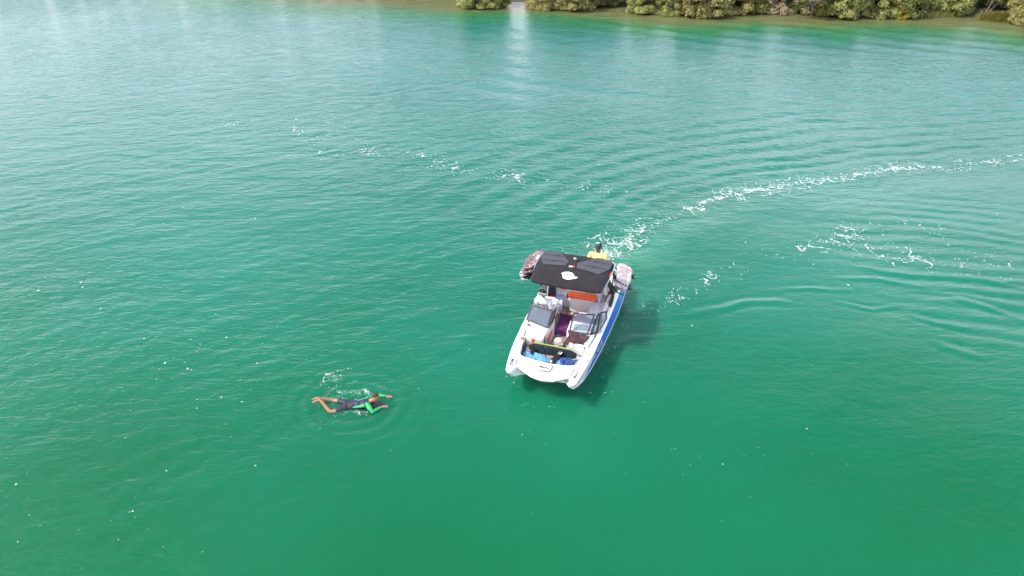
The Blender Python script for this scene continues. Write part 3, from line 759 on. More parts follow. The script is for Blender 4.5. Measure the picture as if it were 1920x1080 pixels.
innl = [(a * .985, b - .012 if b > 0 else b + .012, zi - .04) for (a, b), zi in zip(INN, ZI)]
flo = [(a * .93, b - .05 if b > 0 else b + .04, .27) for (a, b) in INN]
bm = bmesh.new(); prev = None; _ri = 0
def full(r): return list(r) + [(-x, y, z) for x, y, z in r[-2:0:-1]]
for r in (keel, chin, rub, rub2, deck, deck2, mid, mid2, inn, innl, flo):
    cur = [bm.verts.new(p) for p in full(r)]
    if prev:
        n = len(cur)
        for i in range(n):
            f_ = bm.faces.new([prev[i], prev[(i + 1) % n], cur[(i + 1) % n], cur[i]]); f_.material_index = 1 if _ri <= 4 else 0
    prev = cur; _ri += 1
hull = fin(bm, 'hull', [M['gel'], hm], boat, ang=28)
from mathutils.bvhtree import BVHTree
_hb = bmesh.new(); _hb.from_mesh(hull.data); HBVH = BVHTree.FromBMesh(_hb); _hb.free()
def onto(me, d, off):
    """push every vertex of a marking along d onto the hull"""
    d = Vector(d)
    for v in me.vertices:
        h = HBVH.ray_cast(v.co - d * 1.0, d, 3.0)
        if h[0] is not None: v.co = h[0] - d * off
bm = bmesh.new()
bm.faces.new([bm.verts.new((x, y, .285)) for x, y, z in full(flo)])
fin(bm, 'cockpit_floor', M['floor'], boat, smooth=False)
# thin moulding lines on the deck
for sgn in (1, -1):
    tbo('rub_rail', [(sgn * (p[0] + .004), p[1], p[2]) for p in rub2[3:13]], .012, M['alu'], boat, 6)
    tbo('deck_seam', [(sgn * (x - .10), y - .05, z + .047) for (x, y), z in list(zip(OUT, ZD))[7:12]], .006, M['greyp'], boat, 5)
# bow lettering
for sgn in (1, -1):
    o = text_o('MXZ', .125, (sgn * .885, 2.74, 1.0), (-.10, sgn, 0), (-sgn, -.10 , 0), M['ink'], boat, shear=.15, bold=.003); onto(o.data, (0, 0, -1), .008)
for sgn in (1, -1):
    bm = bmesh.new(); slab(bm, [(sgn * .80, 2.56, 1), (sgn * .775, 2.56, 1), (sgn * .745, 2.78, 1), (sgn * .765, 2.80, 1)], .002, (0, 0, 1)); o = fin(bm, 'bow_stripe', M['ink'], boat, False); onto(o.data, (0, 0, -1), .008)
# name plate between the forks
bm = bmesh.new()
zp = lambda y: .925 - (y - 2.58) * .36
P_ = [(.23, 2.58), (-.23, 2.58), (-.18, 2.77), (-.05, 2.81), (.05, 2.81), (.18, 2.77)]
slab(bm, [(x, y, zp(y)) for x, y in P_], .012, (0, 0, 1)); fin(bm, 'name_plate', M['gel'], boat, False)
for a, b in zip(P_[1:], P_[2:] + P_[:1]):
    tbo('name_plate_trim', [(a[0], a[1], zp(a[1]) + .016), (b[0], b[1], zp(b[1]) + .016)], .011, M['maroon'], boat, 5)
text_o('Malibu', .108, (0, 2.70, zp(2.70) + .014), (-1, 0, 0), (0, -1, .33), M['ink'], boat, shear=.35, sx=1.05, bold=.002)
for sgn in (1, -1):
    bm = bmesh.new(); slab(bm, [(sgn * .30, 2.58, .905), (sgn * .33, 2.58, .905), (sgn * .26, 2.88, .80), (sgn * .23, 2.88, .80)], .014, (0, 0, 1)); fin(bm, 'bow_crease', M['gel'], boat, False)
# registration and fittings
o = text_o('AC 8108', .25, (-1.3, 1.20, .665), (0, -1, .0), (0, 0, 1), M['logo'], boat, 'registration_number', bold=.008); onto(o.data, (1, 0, 0), .008)
for sgn in (1, -1):
    for (x, y, z) in ((1.05, 2.08, .905), (1.10, .62, .885), (1.13, -1.9, .82)):
        bm = bmesh.new(); tube(bm, [(sgn * x, y - .07, z), (sgn * x, y + .07, z)], .012, 6); box(bm, (sgn * x, y, z - .01), (.03, .06, .03), .006); fin(bm, 'cleat', M['steel'], boat)
bxo('bow_vent', (-1.055, 2.05, .70), (.03, .13, .06), M['frame'], boat, .008, rot=(0, .12, .15))
# interior mouldings: helm (starboard), observer console (port)
def prism(bm, poly, z0, z1, top_in=.02, bev=.015):
    a = [bm.verts.new((x, y, z0)) for x, y in poly]; b = [bm.verts.new((x, y, z1)) for x, y in poly]; n = len(poly)
    bm.faces.new(a); f = bm.faces.new(b)
    for i in range(n): bm.faces.new([a[i], a[(i + 1) % n], b[(i + 1) % n], b[i]])
    if bev: bmesh.ops.bevel(bm, geom=list(f.edges), offset=bev, segments=2, affect='EDGES')
bm = bmesh.new(); prism(bm, [(.30, .48), (.98, .48), (.97, 1.0), (.90, 1.42), (.36, 1.42), (.32, 1.1)], .28, .93, bev=.03); fin(bm, 'helm_console', M['gel'], boat)
bm = bmesh.new(); prism(bm, [(-.98, .38), (-.15, .38), (-.17, .9), (-.30, 1.42), (-.90, 1.42), (-.97, 1.0)], .28, .92, bev=.03); fin(bm, 'observer_console', M['gel'], boat)
bm = bmesh.new(); prism(bm, [(.36, .50), (.95, .50), (.95, .80), (.36, .86)], .93, .99, bev=.02); fin(bm, 'dashboard', M['greyp'], boat)
bm = bmesh.new(); slab(bm, [(-.31, .55, .925), (-.86, .49, .925), (-.84, .73, .925), (-.34, .83, .925)], .014, (0, 0, 1)); lid = fin(bm, 'locker_lid', M['greyv'], boat, False)
for q in ((-.42, .76), (-.66, .56)): bxo('hinge', (q[0], q[1], .945), (.04, .025, .015), M['frame'], lid, .004)
tbo('drink_holder', [(.92, 1.02, .925), (.92, 1.02, .945)], .045, M['steel'], boat, 12)
# steering wheel
bm = bmesh.new()
ring = [Vector((.70 + .17 * math.cos(a), .43, 1.0)) + Vector((0, -.05, .17)) * math.sin(a) * 1.0 for a in [k * 6.2832 / 20 for k in range(21)]]
tube(bm, ring, .014, 6); tube(bm, [(.54, .43, 1.0), (.86, .43, 1.0)], .012, 6); tube(bm, [(.70, .43, 1.0), (.70, .52, .97)], .022, 8)
fin(bm, 'steering_wheel', M['black'], boat)
# grey recess on the starboard foredeck
bm = bmesh.new(); slab(bm, [(.985, .96, .935), (.86, 1.0, .935), (.80, 1.10, .935), (.92, 1.16, .935), (.98, 1.10, .935)], .006, (0, 0, 1)); fin(bm, 'foredeck_recess', M['greyv'], boat, False)
# bow seats
sb = [('bow_seat', [( .40, 1.5), (.86, 1.5), (.84, 1.95), (.74, 2.28), (.40, 2.36)], .55), ('bow_seat', [(-.40, 1.5), (-.86, 1.5), (-.84, 1.95), (-.74, 2.28), (-.40, 2.36)], .55)]
for nm, poly, z in sb:
    bm = bmesh.new(); prism(bm, poly, .28, z, bev=.035); fin(bm, nm, M['vinyl'], boat)
bm = bmesh.new(); prism(bm, [(.40, 2.0), (-.40, 2.0), (-.40, 2.38), (.40, 2.38)], .28, .53, bev=.03); fin(bm, 'bow_seat', M['vinyl'], boat)
back = bxo('bow_backrest', (.63, 1.47, .74), (.50, .10, .40), M['vinyl'], boat, .04, rot=(R(-12), 0, 0))
bxo('orange_insert', (.64, 1.525, .75), (.09, .012, .28), M['orange'], back, .004, rot=(R(-12), 0, 0))
back = bxo('bow_backrest', (-.60, 1.47, .74), (.44, .10, .40), M['vinyl'], boat, .04, rot=(R(-12), 0, 0))
for sgn in (1, -1):
    b = bxo('side_bolster', (sgn * .90, 1.88, .76), (.09, .75, .28), M['vinyl'], boat, .035, rot=(0, 0, sgn * .10))
    bxo('orange_insert', (sgn * (.93 if sgn > 0 else .925), 1.66, .80 if sgn > 0 else .865), (.10, .13, .22) if sgn > 0 else (.05, .30, .06), M['orange'], b, .01, rot=(0, 0, sgn * .10))
# walkway door and orange wall panel
d = bxo('walkway_door', (.355, 1.20, .72), (.035, .42, .46), M['greyv'], boat, .01)
bxo('handle', (.385, 1.30, .66), (.03, .07, .03), M['steel'], d, .006)
tbo('door_seal', [(.335, 1.42, .50), (.335, 1.42, .95)], .013, M['black'], boat, 6)
bm = bmesh.new(); slab(bm, [(.305, .74, .72), (.31, 1.20, .72), (.315, 1.25, .64), (.305, .78, .62)], .012, (-1, 0, 0)); fin(bm, 'orange_wall_panel', M['orange'], boat, False)
# windscreens
def pane(name, q, bw, gmat, parent, th=.03, handle=True):
    """framed pane through the four corners q (bl, br, tr, tl)"""
    q = [Vector(p) for p in q]; c = sum(q, Vector()) / 4; n = (q[1] - q[0]).cross(q[3] - q[0]).normalized()
    bm = bmesh.new(); out = []; ins = []
    for i, p in enumerate(q):
        a = (q[(i + 1) % 4] - p).normalized(); b = (q[i - 1] - p).normalized(); s = a.cross(b).length
        out.append(p); ins.append(p + (a + b) * bw / max(s, .3))
    for k in range(4):
        k2 = (k + 1) % 4
        slab(bm, [out[k], out[k2], ins[k2], ins[k]], th, n)
    bmesh.ops.remove_doubles(bm, verts=bm.verts, dist=1e-5)
    f = fin(bm, name, M['frame'], parent, False)
    bm = bmesh.new(); slab(bm, [p + n * th * .4 for p in ins], .006, n); fin(bm, 'glass_pane', gmat, f, False)
    return f
pane('windscreen', [(1.07, .80, .935), (.37, 1.02, .935), (.31, .71, 1.35), (1.0, .51, 1.31)], .042, M['smoke'], boat)
pane('windscreen', [(-.25, 1.02, .93), (-.80, .96, .93), (-.88, .49, 1.35), (-.27, .60, 1.35)], .042, M['glass'], boat)
pane('windscreen_door', [(.345, 1.02, .935), (.33, .60, .935), (.29, .42, 1.30), (.31, .70, 1.34)], .045, M['smoke'], boat)
pane('windscreen', [(-.84, .97, .93), (-1.03, .78, .93), (-1.0, .30, 1.33), (-.93, .47, 1.35)], .05, M['smoke'], boat)
pane('side_window', [(-1.04, .78, .93), (-1.11, -.05, .88), (-1.10, .02, 1.20), (-1.0, .30, 1.33)], .036, M['glass'], boat)
pane('side_window', [(1.09, .80, .935), (1.11, -.05, .88), (1.10, .05, 1.18), (1.02, .48, 1.31)], .036, M['smoke'], boat)
tbo('windscreen_grip', [(-.42, .595, 1.37), (-.66, .56, 1.37)], .014, M['logo'], boat, 6)
# helm seat
hs = bxo('helm_seat', (.76, -.08, .64), (.46, .46, .18), M['vinyl'], boat, .06, seg=3)
bxo('seat_back', (.78, -.40, .86), (.52, .13, .36), M['vinyl'], hs, .06, rot=(R(10), 0, 0), seg=3)
bxo('bolster', (.485, -.24, .80), (.13, .42, .44), M['vinyl'], hs, .055, seg=3)
bxo('piping', (.60, -.52, .97), (.24, .03, .06), M['red'], hs, .01, rot=(0, 0, R(-30)))
bxo('seat_base', (.76, -.08, .42), (.34, .34, .28), M['greyp'], hs, .03)
bxo('red_insert', (.46, .04, .70), (.05, .16, .22), M['red'], hs, .015)
# lounge: centre, port, starboard, aft
ctr = bxo('lounge_back', (-.19, -1.10, .60), (.80, .24, .64), M['vinyl'], boat, .03, rot=(R(7), 0, 0), seg=3)
bm = bmesh.new(); box(bm, (-.19, -.90, .97), (.86, .27, .13), .055, (R(-4), 0, R(2)), 3); fin(bm, 'orange_headrest', M['orange'], boat)
bxo('strap_bracket', (.25, -.90, .90), (.07, .12, .14), M['black'], boat, .015)
for (c, s) in (((-.80, -.85, .48), (.38, 1.25, .42)), ((.72, -1.0, .48), (.56, .70, .42)), ((-.52, .02, .48), (.80, .50, .38)), ((0, -1.30, .50), (1.9, .34, .44))):
    bxo('lounge_seat', c, s, M['vinyl'], boat, .06, seg=3)
bxo('side_backrest', (-.985, -.75, .80), (.11, 1.15, .26), M['vinyl'], boat, .045, seg=3)
bxo('side_backrest', (1.0, -.98, .80), (.10, .68, .26), M['vinyl'], boat, .045, seg=3)
bxo('red_insert', (-1.035, -.58, .865), (.03, .20, .08), M['red'], boat, .01, rot=(0, 0, .08))
for k, x in enumerate((-.80, -.30, .24, .74)):
    b = bxo('aft_backrest', (x, -1.46, .84), (.50, .13, .34), M['vinyl'], boat, .05, rot=(R(8), 0, 0), seg=3)
    bxo('orange_insert', ((.52, -.10, -.93)[(k + 2) % 3] if k else -.93, -1.385, .885), (.16 if k != 1 else .20, .016, .20), M['orange'] if k == 1 else M['red'], b, .006, rot=(R(8), 0, 0)) if k in (0, 1, 3) else None  # red ones are orange inserts with shade put into the colour
bm = bmesh.new(); prism(bm, [(-1.0, -1.52), (1.0, -1.52), (1.02, -2.6), (.9, -2.95), (-.9, -2.95), (-1.02, -2.6)], .5, .90, bev=.05); fin(bm, 'sun_pad', M['vinyl'], boat)
for x in (-.62, 0., .62): bxo('sun_pad_insert', (x, -2.2, .905), (.34, 1.1, .03), M['orange'] if x else M['greyv'], boat, .012)
bm = bmesh.new(); prism(bm, [(-1.1, -3.0), (1.1, -3.0), (1.08, -3.5), (.85, -3.72), (-.85, -3.72), (-1.08, -3.5)], .16, .26, bev=.03); fin(bm, 'swim_platform', M['greyv'], boat)
# grab rail along the port gunwale
for sgn in (1, -1):
    tbo('grab_rail', [(sgn * 1.10, -.30, .84), (sgn * 1.10, -.34, .89), (sgn * 1.10, -.66, .89), (sgn * 1.10, -.70, .84)], .014, M['steel'], boat, 6)
# tower
tower = bpy.data.objects.new('tower', None)
def leg(pts_o, pts_i, nm='tower_leg'):
    bm = bmesh.new(); n = len(pts_o)
    ra = [[bm.verts.new(Vector(p) + Vector((dx, 0, 0))) for p in (a, b)] for a, b in zip(pts_o, pts_i) for dx in (0,)]
    rb = [[bm.verts.new(Vector(p) + Vector((.07, 0, 0)) * (-1 if a[0] > 0 else 1)) for p in (a, b)] for a, b in zip(pts_o, pts_i)]
    for i in range(n - 1):
        bm.faces.new([ra[i][0], ra[i][1], ra[i + 1][1], ra[i + 1][0]]); bm.faces.new([rb[i][0], rb[i + 1][0], rb[i + 1][1], rb[i][1]])
        bm.faces.new([ra[i][0], ra[i + 1][0], rb[i + 1][0], rb[i][0]]); bm.faces.new([ra[i][1], rb[i][1], rb[i + 1][1], ra[i + 1][1]])
    bm.faces.new([ra[0][0], rb[0][0], rb[0][1], ra[0][1]]); bm.faces.new([ra[-1][0], ra[-1][1], rb[-1][1], rb[-1][0]])
    return fin(bm, nm, M['black'], boat, False)
for sgn in (1, -1):
    leg([(sgn * 1.13, -.72, .86), (sgn * 1.14, -.86, 1.25), (sgn * 1.10, -.42, 1.75), (sgn * 1.04, -.12, 2.22)],
        [(sgn * 1.13, -1.06, .84), (sgn * 1.14, -1.30, 1.20), (sgn * 1.10, -.66, 1.72), (sgn * 1.04, -.30, 2.22)])
    leg([(sgn * 1.13, -1.62, .84), (sgn * 1.12, -1.40, 1.4), (sgn * 1.06, -.72, 2.20)], [(sgn * 1.13, -1.80, .83), (sgn * 1.12, -1.52, 1.4), (sgn * 1.06, -.86, 2.20)])
    tbo('tower_tube', [(sgn * 1.06, .30, 2.18), (sgn * 1.12, -.30, 2.23), (sgn * 1.11, -.95, 2.22), (sgn * .98, -1.06, 2.22)], .022, M['alu'], boat, 8)
tbo('tower_tube', [(.98, -1.06, 2.22), (-.98, -1.06, 2.22)], .03, M['black'], boat, 8)
tbo('tower_tube', [(1.03, -.2, 2.2), (-1.03, -.2, 2.2)], .03, M['black'], boat, 8)
# canopy
def can_z(x, y):
    return 2.37 - .035 * x * x - .14 * max(0, (y - .02) / .7) ** 2 - .03 * max(0, (-y - .35) / .6) ** 2
def can_pt(a, b):
    """square (-1..1) to rounded outline"""
    s = 1 - .040 * a ** 8 * b ** 8
    x = 1.085 * a * s
    y = b * s
    yy = (-.17 + .80 * y + .05 * (1 - a * a) * (b > 0) * b - .04 * (1 - a * a) * (b < 0) * (-b)) 
    if b < 0: yy -= 0.0
    x *= 1 - .035 * max(0, b) 
    return x, yy
bm = bmesh.new(); NG = 30; G1, G2 = [], []
for i in range(NG + 1):
    r1, r2 = [], []
    for j in range(NG + 1):
        a, b = 2 * i / NG - 1, 2 * j / NG - 1
        x, y = can_pt(a, b)
        e = max(abs(a), abs(b)); z = can_z(x, y) - .05 * sstep(.9, 1.0, np.array([e]))[0] - .012 * math.sin(y * 9 + 1) * (1 - abs(a)) * .5 - .006 * vn(x, y, 4, 3)
        r1.append(bm.verts.new((x, y, z))); r2.append(bm.verts.new((x * .99, y * .99, z - .045)))
    G1.append(r1); G2.append(r2)
for i in range(NG):
    for j in range(NG):
        bm.faces.new([G1[i][j], G1[i + 1][j], G1[i + 1][j + 1], G1[i][j + 1]]); bm.faces.new([G2[i][j], G2[i][j + 1], G2[i + 1][j + 1], G2[i + 1][j]])
for i in range(NG):
    bm.faces.new([G1[i][0], G2[i][0], G2[i + 1][0], G1[i + 1][0]]); bm.faces.new([G1[i][NG], G1[i + 1][NG], G2[i + 1][NG], G2[i][NG]])
    bm.faces.new([G1[0][i], G1[0][i + 1], G2[0][i + 1], G2[0][i]]); bm.faces.new([G1[NG][i], G2[NG][i], G2[NG][i + 1], G1[NG][i + 1]])
canopy = fin(bm, 'canopy', M['canvas'], boat, ang=50)
def draped(name, poly, m, parent, lift=.010, cell=.035):
    """polygon laid on the canopy: clipped by bisecting a fine grid"""
    bm = bmesh.new(); vv = [bm.verts.new((x, y, 0)) for x, y in poly]; bm.faces.new(vv)
    x0 = min(p[0] for p in poly); x1 = max(p[0] for p in poly); y0 = min(p[1] for p in poly); y1 = max(p[1] for p in poly)
    for k in range(1, int((x1 - x0) / cell)): bmesh.ops.bisect_plane(bm, geom=bm.verts[:] + bm.edges[:] + bm.faces[:], plane_co=(x0 + k * cell, 0, 0), plane_no=(1, 0, 0))
    for k in range(1, int((y1 - y0) / cell)): bmesh.ops.bisect_plane(bm, geom=bm.verts[:] + bm.edges[:] + bm.faces[:], plane_co=(0, y0 + k * cell, 0), plane_no=(0, 1, 0))
    for v in bm.verts: v.co.z = can_z(v.co.x, v.co.y) + lift - .012 * math.sin(v.co.y * 9 + 1) * (1 - abs(v.co.x)) * .5
    return fin(bm, name, m, parent)
# local outlines of the paler panels
SP = [(.98,-.96),(.56,-.97),(.17,-.44),(.22,-.17),(.86,-.10),(1.04,-.52),(1.05,-.85)]
PP = [(-.98,-.96),(-.56,-.97),(-.08,-.42),(-.12,-.15),(-.80,-.04),(-1.03,-.42),(-1.05,-.85)]
for k, poly in enumerate((SP, PP)):
    p = draped('canopy_panel', poly, M['canvas2'], canopy)
    sg = 1 if k == 0 else -1
    for (y0, xs) in ((-.70, (1.0, .40)), (-.36, (.93, .27))):
        draped('strap', [(sg * xs[0], y0 - .012), (sg * xs[1], y0 - .02), (sg * xs[1], y0 + .012), (sg * xs[0], y0 + .018)], M['black'], p, .016, .08)
        draped('buckle', [(sg * .62, y0 - .06), (sg * .58, y0 - .06), (sg * .50, y0 + .03), (sg * .64, y0 + .03)], M['black'], p, .024, .06)
# emblem: white leaf-shaped badge with dark strokes
em = []
for k in range(26):
    a = k * 6.2832 / 26; em.append((.165 * math.cos(a), .145 * math.sin(a)))
def emb(x, y): return (.0 - x * 1.25, .29 + y * 1.22)     # x reads left to right for a viewer ahead of the bow
badge = [emb(-.17, -.045), emb(-.12, -.10), emb(-.03, -.135), emb(.06, -.115), emb(.11, -.06), emb(.135, .005), emb(.225, .015), emb(.19, .075), emb(.125, .105), emb(.07, .14), emb(-.01, .155), emb(-.09, .135), emb(-.125, .08), emb(-.13, .03), emb(-.165, -.005)]
bdg = draped('emblem', [(x, y) for x, y in badge], M['logo'], canopy, .018, .04)
for k in range(4):
    x = -.045 + k * .055
    draped('emblem_stroke', [emb(x, .06), emb(x + .012, .06), emb(x + .042, -.035), emb(x + .030, -.035)], M['ink'], bdg, .024, .05)
draped('emblem_stroke', [emb(-.085, .035), emb(-.08, .048), emb(.0, -.028), emb(-.01, -.04)], M['ink'], bdg, .0265, .05)
bm = bmesh.new(); ell(bm, (.03, -.60, 2.40), (.045, .045, .05)); tube(bm, [(.03, -.60, 2.36), (.03, -.60, 2.40)], .055, 12); fin(bm, 'anchor_light', M['steel'], boat)
tbo('light_base', [(-.04, -.62, 2.365), (-.04, -.62, 2.39)], .05, M['black'], boat, 12)
bm = bmesh.new(); box(bm, (.03, -.16, 2.39), (.14, .05, .03), .008, (0, 0, .15)); fin(bm, 'tow_eye', M['logo'], boat)
bxo('tow_eye_clip', (-.04, -.155, 2.40), (.05, .06, .03), M['red'], boat, .008)
# mirror
bm = bmesh.new(); box(bm, (.70, .42, 1.66), (.26, .03, .15), .02, (R(-35), 0, 0)); mir = fin(bm, 'rear_view_mirror', M['greyv'], boat)
tbo('mirror_arm', [(.575, .41, 1.60), (.555, .36, 2.12)], .018, M['logo'], mir, 6)
bm = bmesh.new(); slab(bm, [(.62, .30, 1.78), (.60, .25, 2.0), (.70, .22, 2.0), (.84, .28, 1.74)], .03); fin(bm, 'mirror_bracket', M['greyp'], mir, False)
# tower speaker pods
for sgn, x, y in ((1, .70, -.20), (-1, -.70, -.20)):
    bm = bmesh.new(); tube(bm, [(x, y - .16, 2.03), (x, y - .05, 2.03), (x, y + .10, 2.03)], [.07, .12, .12], 14); sp = fin(bm, 'tower_speaker', M['logo'], boat)
    tbo('speaker_cone', [(x, y + .095, 2.03), (x, y + .112, 2.03)], .085, M['orange'], sp, 14)
# board racks
for sgn in (1, -1):
    for y in (-1.15, -.62):
        bm = bmesh.new(); tube(bm, [(sgn * 1.12, y, 1.60), (sgn * 1.26, y, 1.50), (sgn * 1.48, y, 1.42)], .018, 6)
        tube(bm, [(sgn * 1.12, y, 1.45), (sgn * 1.12, y, 1.98)], .02, 6); fin(bm, 'board_rack', M['black'], boat)
bm = bmesh.new(); box(bm, (1.20, -.78, 2.13), (.09, .28, .06), .015, (0, R(20), 0)); fin(bm, 'rack_clamp', M['alu'], boat)
bm = bmesh.new(); box(bm, (-1.16, -.82, 2.02), (.08, .20, .07), .015, (0, R(-20), 0)); fin(bm, 'rack_clamp', M['alu'], boat)
# ------------------------------------------------------------------ boards
def board_mat(name, ramp, scale, dist=2.0, sx=1, sy=4):
    m = bpy.data.materials.new(name); m.use_nodes = True; n = m.node_tree.nodes; l = m.node_tree.links; b = n['Principled BSDF']; b.inputs['Roughness'].default_value = .3
    tc = n.new('ShaderNodeTexCoord'); mp = n.new('ShaderNodeMapping'); mp.inputs['Scale'].default_value = (sx, sy, 1); no = n.new('ShaderNodeTexNoise'); no.inputs['Scale'].default_value = scale; no.inputs['Distortion'].default_value = dist; no.inputs['Detail'].default_value = 1
    cr = n.new('ShaderNodeValToRGB'); cr.color_ramp.interpolation = 'CONSTANT'
    e = cr.color_ramp.elements; e[0].position = 0; e[0].color = (*ramp[0][1], 1); e[1].position = ramp[1][0]; e[1].color = (*ramp[1][1], 1)
    for p, c in ramp[2:]: k = e.new(p); k.color = (*c, 1)
    l.new(tc.outputs['Object'], mp.inputs[0]); l.new(mp.outputs[0], no.inputs[0]); l.new(no.outputs[0], cr.inputs[0]); l.new(cr.outputs[0], b.inputs['Base Color']); return m
BK, WH, CO, OR, PK, GR = (.012, .012, .014), (.52, .50, .50), (.45, .16, .12), (.50, .13, .04), (.42, .22, .22), (.22, .22, .25)
zeb = board_mat('zebra_board', [(0, BK), (.40, WH), (.43, BK), (.50, CO), (.53, BK), (.57, WH), (.595, BK)], 1.9, 1.0, 1.0, 4.5)
zeb2 = board_mat('black_red_board', [(0, BK), (.45, WH), (.50, BK), (.60, (.40, .02, .03))], 1.7, 1.0, 1.0, 4.0)
pinkb = board_mat('pink_pattern_board', [(0, WH), (.42, (.42, .20, .20)), (.46, (.40, .38, .40)), (.53, (.16, .13, .15)), (.57, (.42, .34, .34))], 2.6, 1.2, 2.4, 1.0)
greenb = board_mat('dark_graphic_board', [(0, BK), (.55, (.015, .07, .06)), (.60, BK), (.68, (.10, .02, .02)), (.71, BK)], 4, 1.5)
M['cream'] = mat('cream_edge', (.55, .47, .38), .5); M['lime'] = mat('lime_rail', (.22, .30, .06), .5)
def board_me(L, Wd, th=.03, rocker=.05, n=20, tip=.45, p=3.2):
    """twin tip board outline along Y, centred, top at z=0"""
    bm = bmesh.new(); rows = []
    for i in range(n + 1):
        t = 2 * i / n - 1; w = Wd / 2 * (1 - abs(t) ** p * (1 - tip * .35)) ** .5 * (1 - .06 * (1 - t * t)); w = max(w, .03)
        y = t * L / 2; z = rocker * t * t
        rows.append([bm.verts.new((x * w, y, z + dz)) for x, dz in ((-1, -th * .5), (-.93, 0), (-.4, 0), (.4, 0), (.93, 0), (1, -th * .5), (.9, -th), (-.9, -th))])
    for a, b in zip(rows, rows[1:]):
        for k in range(8): bm.faces.new([a[k], a[(k + 1) % 8], b[(k + 1) % 8], b[k]])
    bm.faces.new(rows[0]); bm.faces.new(rows[-1]); return bm
def board(c, rot, L, Wd, m, label, rocker=.05, cat='wakeboard', name='wakeboard', group=None, boots=None, fins=True, edge=None, p=3.2):
    bt = BM @ Matrix.Translation(c) @ Euler(rot).to_matrix().to_4x4()
    e = bpy.data.objects.new(name, None); C.objects.link(e); e.matrix_world = bt; tag(e, label, cat, group)
    d = fin(board_me(L, Wd, rocker=rocker, p=p), 'deck', m, e)
    if boots:
        for y, a in boots:
            bm = bmesh.new(); box(bm, (0, y, .05), (.24, .13, .10), .035, (0, 0, a), 2, taper=(.8, .9)); box(bm, (.05, y, .12), (.13, .12, .12), .04, (0, 0, a), 2); fin(bm, 'binding', M['black'], e)
    if fins:
        for y in (-L * .42, L * .42):
            bm = bmesh.new(); box(bm, (0, y, -.06), (.012, .10, .07), .004); fin(bm, 'fin', M['black'], e)
    if edge:
        bm = bmesh.new(); slab(bm, [(-Wd * .47, -L * .36, .004), (-Wd * .30, -L * .36, .004), (-Wd * .30, L * .36, .004), (-Wd * .47, L * .36, .004)], .004, (0, 0, 1)); fin(bm, 'edge_band', edge, d, False)
    return e
# starboard rack: a thick stack
board((1.36, -.80, 2.02), (R(-6), R(14), R(-8)), .98, .44, zeb, 'black and white striped board on top of the stack left of the canopy', .03, 'wakeboard', group='boards in the rack left of the canopy', fins=False)
board((1.42, -.72, 1.92), (R(-6), R(14), R(2)), .98, .46, zeb, 'coral streaked board second in the stack left of the canopy', .03, group='boards in the rack left of the canopy')
board((1.46, -.66, 1.82), (R(-6), R(14), R(-3)), .96, .46, zeb2, 'black and white board third in the stack left of the canopy', .03, group='boards in the rack left of the canopy')
board((1.46, -.62, 1.72), (R(-6), R(14), R(4)), .94, .42, zeb2, 'black and red board at the bottom of the stack left of the canopy', .03, group='boards in the rack left of the canopy')
tb = tbo('ribbon', [(1.50, -.30, 1.52), (1.50, -.24, 1.40), (1.52, -.25, 1.28)], [.012, .03, .035], mat('blue_strap', (.01, .12, .30), .6), None); tag(tb, 'small blue strap dangling under the board stack left of the canopy', 'strap')
# port rack
board((-1.27, -1.52, 1.50), (R(-4), R(-20), R(4)), 1.22, .52, pinkb, 'pink and white patterned board in the rack right of the canopy', .04, edge=M['cream'], p=9, group='boards in the rack right of the canopy')
board((-1.30, -1.62, 1.36), (R(-4), R(-20), R(-2)), 1.22, .48, board_mat('white_board', [(0, WH), (.5, (.48, .40, .40)), (.56, WH)], 2), 'white board below the pink patterned one right of the canopy', .04, group='boards in the rack right of the canopy')
for k, (y, lb) in enumerate(((-1.92, 'upper black boot binding hanging outside the pink patterned board'), (-1.30, 'lower black boot binding hanging outside the pink patterned board'))):
    bm = bmesh.new(); box(bm, (-1.53, y, 1.33), (.06, .12, .15), .02, (0, R(-20), .2), 2, taper=(.8, .6)); box(bm, (-1.57, y + .02, 1.27), (.09, .05, .035), .01, (0, 0, .3))
    o = fin(bm, 'boot_binding', M['black'], None, base=(-1.53, y, 1.2)); tag(o, lb, 'binding')
# foil board across the bow seats
fb = board((0.0, 1.78, .76), (0, R(74), R(90)), 1.36, .32, greenb, 'black board with lime edge standing across the bow seats', .03, 'foil board', 'foil_board', fins=False)
bm = bmesh.new(); tube(bm, [(-.150, y, .03 * (2 * y / 1.36) ** 2 - .01) for y in np.linspace(-.56, .50, 12)], .020, 6)
fin(bm, 'lime_edge', M['lime'], fb)
def at_bow(name, pts, m, label, cat, parent=None): ...
mast = thing('foil_mast', (-.16, 2.05, .66), 'black padded foil mast with white badges lying over the blue towel', 'foil mast')
mi = mast.matrix_world.inverted() @ BM
bm = bmesh.new(); box(bm, (-.15, 2.05, .76), (.15, .62, .07), .03, (R(-3), 0, R(-14)), 3); o = fin(bm, 'mast_cover', M['black'], mast); o.data.transform(mi)
bm = bmesh.new(); box(bm, (-.255, 1.86, .808), (.03, .11, .006), 0, (R(-3), 0, R(-14))); box(bm, (-.20, 1.86, .808), (.018, .11, .006), 0, (R(-3), 0, R(-14))); o = fin(bm, 'badge', M['logo'], mast, False); o.data.transform(mi)
bm = bmesh.new(); ell(bm, (-.08, 2.26, .785), (.03, .055, .012)); o = fin(bm, 'badge', M['logo'], mast); o.data.transform(mi)
wing = bmesh.new(); box(wing, (.54, 1.90, .72), (.10, .20, .05), .02, (0, 0, R(-25)), 2); box(wing, (.57, 1.98, .70), (.16, .05, .03), .01, (0, 0, R(-25)))
o = fin(wing, 'foil_bracket', M['black'], None, base=(.55, 1.92, .66)); tag(o, 'small black foil bracket at the left end of the blue towel', 'foil bracket')
